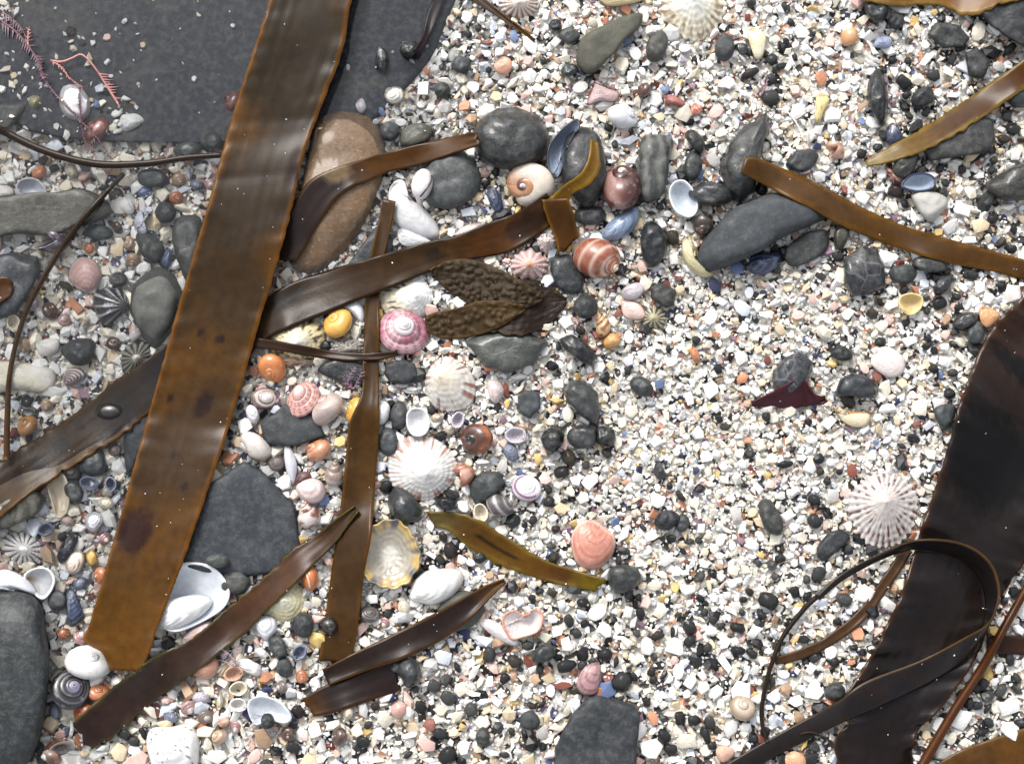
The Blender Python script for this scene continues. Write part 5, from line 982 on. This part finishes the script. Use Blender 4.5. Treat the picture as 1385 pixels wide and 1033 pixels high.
rb('body', '', [(628, 414, 628, 418), (650, 398, 652, 440), (680, 378, 684, 452), (710, 378, 714, 452), (735, 382, 738, 440), (752, 392, 756, 424), (766, 404, 766, 408)], kelp_col(KC(54, 42, 34, .95), KC(66, 52, 38, .95), KC(70, 54, 36, .8), 113), parent=wf, mat='warty', bumps=.9, clear=1.0, rag=.08)
rb('prong', '', [(582, 366, 586, 374), (604, 353, 608, 396), (640, 351, 632, 410), (680, 366, 660, 428), (712, 384, 690, 424), (736, 400, 732, 408)], kf, parent=wf, mat='warty', bumps=2.0, clear=.5)
rb('prong', '', [(574, 428, 578, 446), (590, 422, 594, 456), (620, 416, 630, 456), (655, 406, 668, 446), (690, 410, 696, 430), (708, 414, 709, 418)], kelp_col(KC(76, 58, 34, 1), KC(90, 68, 36, 1), KC(110, 84, 42, 1), 112, edge_w=.06), parent=wf, mat='warty', bumps=1.8, clear=.5)
rb('red_alga', 'dark red leathery alga scrap lying over a rough stone', [(1016, 544, 1018, 550), (1040, 534, 1044, 550), (1066, 518, 1070, 552), (1084, 508, 1092, 550), (1100, 534, 1106, 548), (1116, 536, 1118, 542)], kelp_col(KC(84, 44, 52, 1), KC(104, 50, 58, 1), None, 121), mat='kelp', ref='the dark red alga', clear=.6, rag=.16, ruffle=2)
rb('red_alga', 'dark red strand hanging down the slate slab from the top edge', [(596, -30, 16), (592, 0, 17), (584, 24, 15), (578, 45, 9), (570, 62, 9), (562, 72, 6)], kelp_col(KC(52, 34, 42, .8), KC(62, 40, 46, .8), None, 123), clear=.5, ref='the dark red strand', rag=.15)
rb('kelp_scrap', 'round-ended rusty brown kelp scrap at the left edge', [(-30, 380, -30, 432), (0, 374, 0, 410), (12, 376, 14, 400), (17, 382, 17, 392)], kelp_col(KC(96, 62, 34, .8), KC(104, 70, 40, .8), None, 125), clear=.8)
# gas bladder on the upright strap
def blob(name, label, cx, cy, rx, ry, hh, col, parent=None, mat='kelp', cat=None):
    zb = hm(cx, cy); V = []; m, K = 24, 9
    for k in range(K):
        a = math.pi / 2 * k / (K - 1) * .98
        for i in range(m):
            b = 2 * math.pi * i / m; V.append(P(cx + rx * math.cos(a) * math.cos(b), cy + ry * math.cos(a) * math.sin(b), zb - .001 + hh * .001 * math.sin(a)))
    F = ring_faces(K, m); V.append(P(cx, cy, zb - .001 + hh * .001)); F += [((K - 1) * m + i, (K - 1) * m + (i + 1) % m, K * m) for i in range(m)]
    o = mesh_obj(name, V, [tuple(reversed(f)) for f in F], M[mat], parent=parent, cols=[col] * len(V), origin=P(cx, cy, zb))
    if parent is None: props(o, label, cat)
    splat(np.array(V), None); return o
blob('kelp_bladder', 'small dark bulging bladder on the foot of the upright strap', 444, 846, 14, 13, 4.5, C(34, 24, 18), mat='gloss', cat='seaweed')
blob('kelp_bladder', 'dark blistered bulge on the pitted diagonal strap', 148, 556, 20, 12, 3.5, C(40, 32, 28), mat='gloss', cat='seaweed')

# feathery red alga on the slab, and two small tufts
def feather(label, stems, cols, ref=None, tw=3.0, sprig=9, gap=5, seed=0, z=.0008):
    root = empty('feathery_alga', P(*stems[0][0][0], .0)); props(root, label, 'seaweed')
    r = random.Random(seed)
    for si, (path, w, side, length) in enumerate(stems):
        p = resample(spline(np.array(path, float), 8, False), max(6, int(sum(math.dist(path[i], path[i + 1]) for i in range(len(path) - 1)) / 4)), closed=False)
        zz = [max(hm(*q), WATER_Z - .0005) + z for q in p]
        for _ in range(4): zz = np.convolve(np.pad(zz, 2, mode='edge'), np.ones(5) / 5, 'valid')
        pts = [P(q[0], q[1], zz[i]) for i, q in enumerate(p)]
        rad = np.linspace(w, w * .5, len(p)) * PXM / 2
        c0 = cols[si % len(cols)]
        stem = tube('branch', pts, rad, lambda t: c0, mat='alga', parent=root, sides=5)
        if length:
            V, F, cc = [], [], []
            k = 0.0
            for i in range(1, len(p) - 1):
                d = p[i + 1] - p[i - 1]; d = d / (np.hypot(*d) + 1e-9); nrm = np.array([-d[1], d[0]])
                for sd in ((1, -1) if side == 0 else (side,)):
                    if r.random() < .25: continue
                    L = length * r.uniform(.5, 1.1) * (1 - .4 * i / len(p)); a = p[i]; b = p[i] + (nrm * sd + d * .7) * L
                    h = w * .42; za = zz[i]; n0 = len(V); dd = d * h
                    for q, e in ((a - dd, 0), (a + dd, 0), (b, .0004)):
                        V.append(P(q[0], q[1], za + e + .0002)); V.append(P(q[0], q[1], za + e - .0003))
                    F += [(n0, n0 + 2, n0 + 4), (n0 + 5, n0 + 3, n0 + 1), (n0, n0 + 4, n0 + 5, n0 + 1), (n0 + 2, n0 + 3, n0 + 5, n0 + 4)]
            if V: mesh_obj('sprig', V, F, M['alga'], parent=root, cols=[c0] * len(V), smooth=False)
    if ref: LAND.append((*stems[0][0][len(stems[0][0]) // 2], ref))
PK, PU = C(196, 122, 112), C(104, 58, 74)
feather('feathery pink and purple alga trailing over the slate slab', [
    ([(0, 28), (20, 42), (38, 62), (52, 84), (60, 108)], 4.2, 0, 13), ([(0, 16), (14, 24), (30, 40), (38, 62)], 3.4, 1, 12), ([(38, 62), (38, 48), (40, 36)], 3, 0, 7),
    ([(60, 108), (72, 124), (88, 142), (108, 162), (130, 185), (150, 215)], 2.6, 0, 4), ([(68, 82), (84, 84), (100, 78), (110, 74), (122, 84), (134, 100), (146, 120), (160, 142)], 3.6, 0, 0),
    ([(132, 96), (140, 110), (150, 124), (160, 140)], 3.0, -1, 15), ([(68, 82), (84, 92), (94, 106), (112, 118)], 3.0, 0, 4), ([(108, 118), (108, 140), (110, 162), (114, 190), (130, 212)], 2.0, 0, 5), ([(60, 108), (54, 96), (58, 76)], 2.4, 0, 6),
    ([(130, 185), (120, 200), (128, 206)], 2, 0, 6)], [PU, PU, PK, PU, PK, PK, PK, PU, PU, PU], ref='the feathery alga', seed=5)
feather('small purple tufted alga beside the upright strap', [([(478, 526), (470, 518), (474, 506), (482, 494)], 2.4, 0, 8), ([(478, 526), (486, 512), (490, 500)], 2.4, 0, 8), ([(474, 524), (466, 514), (464, 506)], 2, 0, 6)], [C(132, 92, 116)], seed=6, z=.003)
feather('pinkish tufted alga below the tattered strap', [([(318, 900), (312, 886), (300, 878)], 2.2, 0, 7), ([(318, 900), (318, 884), (324, 872)], 2.2, 0, 7), ([(318, 900), (308, 896), (298, 892)], 2.2, 0, 7)], [C(170, 128, 140)], seed=7, z=.003)
feather('mauve alga wisp in the grit below the cream limpet', [([(1030, 128), (1036, 116), (1038, 104)], 3, 0, 5), ([(1034, 120), (1028, 112), (1030, 106)], 2.4, 0, 5)], [C(150, 96, 110)], seed=8, z=.002)
strand('worm_casing', 'thin white curved thread in the upper right grit', [(1050, 148), (1062, 150), (1074, 162), (1082, 176), (1085, 186)], 2.5, lambda t: C(236, 232, 222), mat='chalk', cat='thread')
strand('kelp_thread', 'thin brown thread in the grit at the right', [(1127, 1003), (1100, 990), (1082, 992)], 2, lambda t: C(70, 50, 40), cat='thread')

# ------------------------------------------------------------------ grit: shell chips and stone grains
PAL_L = [((244, 242, 237), .44, 'white'), ((242, 232, 208), .25, 'cream'), ((222, 228, 238), .06, 'bluish-white'), ((214, 209, 202), .05, 'pale grey'), ((224, 200, 160), .06, 'beige'),
         ((206, 134, 90), .018, 'orange'), ((232, 190, 176), .04, 'pink'), ((100, 120, 164), .009, 'blue'), ((36, 44, 88), .012, 'navy'), ((140, 104, 124), .007, 'purple'), ((226, 188, 100), .014, 'yellow'), ((134, 64, 44), .014, 'rust-red'), ((180, 144, 108), .02, 'tan')]
PAL_D = [((40, 42, 46), .28, 'black'), ((58, 60, 61), .26, 'charcoal'), ((80, 82, 81), .22, 'dark grey'), ((104, 104, 100), .1, 'grey'), ((84, 76, 58), .1, 'olive-brown'), ((62, 44, 38), .04, 'dark brown')]
def pick(pal, r):
    x = r.random() * sum(p[1] for p in pal)
    for p in pal:
        x -= p[1]
        if x <= 0: return p
    return pal[0]
def f_dark(x, y):
    d = .10 + .16 * sm(560, 960, y) * sm(300, 700, x) + .14 * sm(1050, 1300, x) - .12 * sm(250, 0, y) * sm(600, 800, x) - .05 * sm(500, 300, x)
    d += .30 * nz(x * .011, y * .011, 3.0) + .16 * nz(x * .03, y * .03, 9.0) - .12 * math.exp(-(((x - 950) / 230) ** 2 + ((y - 620) / 160) ** 2))
    return min(max(d, .03), .62)
def f_size(x, y):
    s = 20.5 - 5.0 * math.exp(-(((x - 930) / 330) ** 2 + ((y - 590) / 230) ** 2)) + 5.0 * sm(450, 200, x) + 3.6 * sm(1000, 1300, x) * sm(700, 950, y) + 3.0 * sm(720, 980, y) + 1.2 * sm(1150, 1350, x)
    if x < -15 or x > W + 15 or y < -15 or y > H + 15: s *= 1.5
    return s
def chip_proto(r, kind):
    """low-poly grain of about unit radius: 'chip' flat angular flake, 'lump' rounded grain"""
    if kind == 'chip':
        nn = r.choice((4, 5, 5, 6)); a0 = r.random() * 6.28; asp = r.uniform(.45, .95); th = r.uniform(.13, .30); bend = r.uniform(-.1, .2)
        ring = [(1 + r.uniform(-.38, .25)) * np.array([math.cos(a0 + 6.283 * (k + r.uniform(-.25, .25)) / nn), asp * math.sin(a0 + 6.283 * (k + r.uniform(-.25, .25)) / nn)]) for k in range(nn)]
        V = []
        for s, z in ((.86, -th), (1.0, 0.0), (.84, th)):
            for q in ring: V.append((q[0] * s, q[1] * s, z + bend * (.5 - q[0] ** 2)))
        V += [(0, 0, th + bend * .5 + r.uniform(0, .08))]
        F = []
        for k in range(2):
            for i in range(nn):
                j = (i + 1) % nn; F += [(k * nn + i, k * nn + j, (k + 1) * nn + j), (k * nn + i, (k + 1) * nn + j, (k + 1) * nn + i)]
        F += [(2 * nn + i, 2 * nn + (i + 1) % nn, 3 * nn) for i in range(nn)]
        return np.array(V), np.array(F)
    t = (1 + 5 ** .5) / 2
    v = [(-1, t, 0), (1, t, 0), (-1, -t, 0), (1, -t, 0), (0, -1, t), (0, 1, t), (0, -1, -t), (0, 1, -t), (t, 0, -1), (t, 0, 1), (-t, 0, -1), (-t, 0, 1)]
    f = [(0, 11, 5), (0, 5, 1), (0, 1, 7), (0, 7, 10), (0, 10, 11), (1, 5, 9), (5, 11, 4), (11, 10, 2), (10, 7, 6), (7, 1, 8), (3, 9, 4), (3, 4, 2), (3, 2, 6), (3, 6, 8), (3, 8, 9), (4, 9, 5), (2, 4, 11), (6, 2, 10), (8, 6, 7), (9, 8, 1)]
    v = [np.array(p) / math.sqrt(1 + t * t) for p in v]
    if kind == 'lump2':
        cache = {}; nf = []
        def mid(a, b):
            k = (min(a, b), max(a, b))
            if k not in cache: m_ = v[a] + v[b]; v.append(m_ / np.linalg.norm(m_)); cache[k] = len(v) - 1
            return cache[k]
        for a, b, c in f:
            x, y, z = mid(a, b), mid(b, c), mid(c, a); nf += [(a, x, z), (b, y, x), (c, z, y), (x, y, z)]
        f = nf
    sc_ = np.array([1.0, r.uniform(.55, .95), r.uniform(.4, .7)]); sd = r.random() * 50
    amp = .38 if kind == 'lump2' else .3
    V = np.array([p * (1 + amp * nz(p[0] * 1.3 + sd, p[1] * 1.3, p[2] * 1.3) + r.uniform(-.05, .05)) * sc_ for p in v])
    return V, np.array(f)
pr = random.Random(11)
PROTO = {k: [chip_proto(pr, k) for _ in range(30)] for k in ('chip', 'lump', 'lump2')}
class Grid:
    """dart throwing with a hash grid"""
    def __init__(s, c): s.c = c; s.d = {}
    def ok(s, x, y, r, f):
        i, j = int(x // s.c), int(y // s.c)
        for a in (i - 1, i, i + 1):
            for b in (j - 1, j, j + 1):
                for (u, v, w) in s.d.get((a, b), ()):
                    if (u - x) ** 2 + (v - y) ** 2 < (f * (r + w)) ** 2: return False
        return True
    def add(s, x, y, r): s.d.setdefault((int(x // s.c), int(y // s.c)), []).append((x, y, r))
def cell(mask, x, y):
    return mask[int(min(max((y + MG) / CELL, 0), HH - 1)), int(min(max((x + MG) / CELL, 0), HW - 1))]
SOLID_IN = shrink(SOLID)
G = random.Random(21)
loose = []                                   # the larger single pieces, laid first
MARG = 190
upper = Grid(60)
def lay(count, smin, smax, dark, sep, top_only=True):
    out = []; tries = 0
    while len(out) < count and tries < count * 60:
        tries += 1
        x, y = G.uniform(8, W - 8), G.uniform(8, H - 8)
        if cell(SOLID, x, y) or cell(COVER, x, y): continue
        k = f_size(x, y) / 17.0
        if dark and G.random() > f_dark(x, y) ** 1.5 * 2.2: continue
        if not dark and G.random() < f_dark(x, y) * .7: continue
        r = (smin + (smax - smin) * G.random() ** 1.8) * (.55 + .45 * k)
        if x > 600 and y < 800 and not dark: r *= .85
        if any(cell(COVER, x + a_, y + b_) or cell(SOLID, x + a_ * .6, y + b_ * .6) for a_, b_ in ((r, 0), (-r, 0), (0, r), (0, -r))): continue
        if not upper.ok(x, y, r, sep): continue
        upper.add(x, y, r); out.append((x, y, r))
    return out
big_l = lay(300, 6.5, 15.0, False, .95)
big_d = lay(200, 5.0, 11.5, True, .95)
mid_g = Grid(40)
grains = []                                  # (x, y, r, dark, layer)
area = lambda x0, x1, y0, y1: (x1 - x0) * (y1 - y0)
cand = 90000
for q in range(cand):
    x, y = G.uniform(-MARG, W + MARG), G.uniform(-MARG, H + MARG)
    if cell(SOLID_IN, x, y) or cell(COVER, x, y): continue
    r = f_size(x, y) * .5 * G.choice((.55, .7, .85, 1, 1, 1.2, 1.5))
    if not mid_g.ok(x, y, r, .80) or not upper.ok(x, y, r, .85): continue
    mid_g.add(x, y, r); grains.append((x, y, r, G.random() < f_dark(x, y) * .85, 1))
low_g = Grid(30)
for q in range(110000):
    x, y = G.uniform(-MARG, W + MARG), G.uniform(-MARG, H + MARG)
    if cell(SOLID_IN, x, y): continue
    r = f_size(x, y) * .40 * G.uniform(.8, 1.4)
    if cell(COVER, x, y): r = min(r, 4.0)
    if not low_g.ok(x, y, r, .66): continue
    low_g.add(x, y, r); grains.append((x, y, r, G.random() < f_dark(x, y) * .5, 0))
fine_g = Grid(12)
for q in range(60000):
    x, y = G.uniform(-20, W + 20), G.uniform(-20, H + 20)
    if cell(SOLID_IN, x, y) or cell(COVER, x, y): continue
    r = G.uniform(2.0, 3.6)
    if not fine_g.ok(x, y, r, .8) or not mid_g.ok(x, y, 0, .8): continue
    fine_g.add(x, y, r); grains.append((x, y, r, G.random() < f_dark(x, y) * .35, 0.5))
# sparse specks on the slab and crumbs on the kelp
for q in range(200):
    x, y = G.uniform(-60, 610), G.uniform(-60, 185)
    if not cell(SOLID_IN, x, y) or cell(COVER, x, y) or G.random() > .35 + .5 * math.exp(-((x - 90) / 90) ** 2): continue
    grains.append((x, y, 1.6 + 4.2 * G.random() ** 2.5, G.random() < .06, 2))
for q in range(150):
    cx_, cy_, sx_, sy_ = G.choice(((146, 140, 20, 30), (146, 140, 20, 30), (100, 60, 34, 26), (22, 112, 22, 20), (70, 165, 40, 18), (15, 10, 14, 10), (590, 90, 20, 40)))
    x, y = G.gauss(cx_, sx_), G.gauss(cy_, sy_)
    if cell(SOLID, x, y) and not cell(COVER, x, y) and hm(x, y) < .0: grains.append((x, y, 2.5 + 6.5 * G.random() ** 1.6, G.random() < .1, 2))
for q in range(420):
    x, y = G.uniform(0, W), G.uniform(0, H)
    if cell(COVER, x, y): grains.append((x, y, G.uniform(.7, 1.4), False, 2))
def pile(sel, name, label, cat, mat, pal, kinds):
    Vs, Fs, Cs, off = [], [], [], 0
    for (x, y, r, dk, layer) in sel:
        kind = kinds(r, layer)
        v, f = PROTO[kind][G.randrange(30)]
        R = r * PXM
        tl = G.gauss(0, .38 if layer else .5)
        m_ = np.array(Matrix.Rotation(G.random() * 6.283, 3, 'Z') @ Matrix.Rotation(tl, 3, 'X') @ Matrix.Rotation(G.gauss(0, .25), 3, 'Y'))
        base = float(gz(x, y))
        z = base + (.0007 + G.uniform(-.0003, .0003) if layer == 0 else .0016 if layer == .5 else .0019 + G.uniform(-.0004, .0006)) if layer < 2 else hm(x, y) + R * .2
        vv = (v * R) @ m_.T + P(x, y, z)
        Vs.append(vv); Fs.append(f + off); off += len(v)
        c = pick(pal, G)[0]; k = G.uniform(.78, 1.06); c = C(*c, .93); k *= (.55 if pal is PAL_D else 1); c = (c[0] * k, c[1] * k, c[2] * k, 1)
        Cs.append(np.tile(np.array(c, np.float32), (len(v), 1)))
    V, F, Cc = np.vstack(Vs), np.vstack(Fs), np.vstack(Cs)
    me = bpy.data.meshes.new(name)
    me.vertices.add(len(V)); me.vertices.foreach_set('co', V.astype(np.float32).ravel())
    me.loops.add(F.size); me.loops.foreach_set('vertex_index', F.astype(np.int32).ravel())
    me.polygons.add(len(F)); me.polygons.foreach_set('loop_start', np.arange(0, F.size, 3, dtype=np.int32))
    a = me.color_attributes.new('Col', 'FLOAT_COLOR', 'POINT'); a.data.foreach_set('color', Cc.ravel())
    me.update(calc_edges=True); me.validate()
    me.polygons.foreach_set('use_smooth', np.zeros(len(me.polygons), bool))
    me.materials.append(M[mat])
    o = bpy.data.objects.new(name, me); COL.objects.link(o); props(o, label, cat, kind='stuff')
    print(name, len(sel), 'grains', len(F), 'tris')
pile([g for g in grains if not g[3]], 'shell_grit', 'white and cream crushed shell grit covering the beach', 'shell grit', 'grit', PAL_L, lambda r, l: 'chip' if G.random() < .92 else 'lump')
pile([g for g in grains if g[3]], 'stone_grit', 'dark grey stone grains mixed into the shell grit', 'stone grit', 'gritd', PAL_D, lambda r, l: ('lump2' if G.random() < .5 else 'lump') if l and r > 4 else ('chip' if G.random() < .5 else 'lump'))

# ------------------------------------------------------------------ the larger loose pieces, each on its own
def frag_mesh(r, kind):
    """a broken plate of shell: straight snapped edges, a slight bow, chamfered rim"""
    nn = {'angular': r.choice((4, 5, 6)), 'oval': 9, 'splinter': r.choice((4, 5))}[kind]; asp = {'splinter': .42, 'oval': .7}.get(kind, r.uniform(.6, .95)); sd = r.random() * 90
    a0 = r.random() * 6.28; jit = .1 if kind == 'oval' else .3
    cor = [np.array([math.cos(a0 + 6.2832 * (k + r.uniform(-jit, jit)) / nn), asp * math.sin(a0 + 6.2832 * (k + r.uniform(-jit, jit)) / nn)]) * (1 + r.uniform(-.22, .12) * (0 if kind == 'oval' else 1)) for k in range(nn)]
    out = []
    for k in range(nn):
        for t in (0, .34, .67): q = cor[k] * (1 - t) + cor[(k + 1) % nn] * t; out.append(q * (1 + .05 * nz(q[0] * 5 + sd, q[1] * 5)))
    m = len(out); V = []; bow = r.uniform(.08, .3); th = r.uniform(.14, .24)
    for s_, z in ((.94, -th), (1.0, -th * .3), (.93, .03), (.55, .03)):
        for q in out: V.append((q[0] * s_, q[1] * s_, z + bow * (1 - s_ * s_ * (q[0] ** 2 + q[1] ** 2)) + .04 * nz(q[0] * s_ * 3 + sd, q[1] * s_ * 3)))
    V += [(0, 0, bow + .03), (0, 0, -th)]
    F = ring_faces(4, m) + [(3 * m + i, 3 * m + (i + 1) % m, 4 * m) for i in range(m)] + [((i + 1) % m, i, 4 * m + 1) for i in range(m)]
    me = bpy.data.meshes.new('shell_fragment'); me.from_pydata(V, [], F); me.materials.append(M['frag']); return me
def peb_mesh(r, kind):
    v, f = chip_proto(r, 'lump2'); sx = {'oval': (1, .68, .5), 'elongated': (1, .48, .42), 'rounded': (1, .88, .6), 'angular': (1, .8, .55)}[kind]
    v = v / np.abs(v).max(0) * np.array(sx)
    if kind == 'angular': v = np.sign(v) * np.abs(v) ** .85
    me = bpy.data.meshes.new('pebble'); me.from_pydata(v.tolist(), [], f.tolist()); me.polygons.foreach_set('use_smooth', [True] * len(f))
    me.materials.append(M['pebble'])
    return me
FR = {k: [frag_mesh(pr, k) for _ in range(7)] for k in ('angular', 'oval', 'splinter')}
PB = {k: [peb_mesh(pr, k) for _ in range(7)] for k in ('oval', 'elongated', 'rounded', 'angular')}
WHERE = {(1, 0): 'right of', (-1, 0): 'left of', (0, 1): 'below', (0, -1): 'above', (1, 1): 'below right of', (1, -1): 'above right of', (-1, 1): 'below left of', (-1, -1): 'above left of'}
rows = {}
def place(items, name, cat, meshes, pal, noun, group):
    for (x, y, r) in items:
        kind = G.choice(list(meshes) + ['angular'] * 2); me = meshes[kind][G.randrange(7)]; c = pick(pal, G)
        o = bpy.data.objects.new(name, me); COL.objects.link(o)
        R = r * PXM * (1.12 if name == 'pebble' else 1.05)
        o.scale = (R, R, R * G.uniform(.85, 1.1)); o.rotation_euler = (G.gauss(0, .18), G.gauss(0, .18), G.random() * 6.283)
        o.location = P(x, y, float(gz(x, y)) + .0020 + R * .22)
        k = G.uniform(.85, 1.05) * (.55 if pal is PAL_D else 1); cc = C(*c[0], .93); o.color = (cc[0] * k, cc[1] * k, cc[2] * k, 1)
        props(o, '', cat, group)
        lx, ly, ref = min(LAND, key=lambda l: math.hypot(l[0] - x, l[1] - y))
        dx, dy = x - lx, y - ly; d = math.hypot(dx, dy)
        key = (int(round(dx / d)) if d else 1, int(round(dy / d)) if d else 0)
        size = 'small' if r < 8.0 else ('medium-sized' if r < 10.5 else 'larger')
        rows.setdefault((size, c[2], kind, noun, WHERE.get(key, 'right of'), ref), []).append((d, o))
place(big_d, 'pebble', 'pebble', PB, PAL_D, 'pebble', 'loose pebbles in the shell grit')
place(big_l, 'shell_fragment', 'shell fragment', FR, PAL_L, 'shell chip', 'loose shell chips in the grit')
ORD = ['', 'second ', 'third ', 'fourth ', 'fifth ', 'sixth ', 'seventh ', 'eighth ']
for (size, colr, kind, noun, where, ref), lst in rows.items():
    lst.sort(key=lambda q: q[0])
    for i, (d, o) in enumerate(lst):
        o['label'] = f'{size} {colr} {kind} {noun} {where} {ref}' if len(lst) == 1 else f'{ORD[min(i, 7)] or "first "}{size} {colr} {kind} {noun} {where} {ref}'
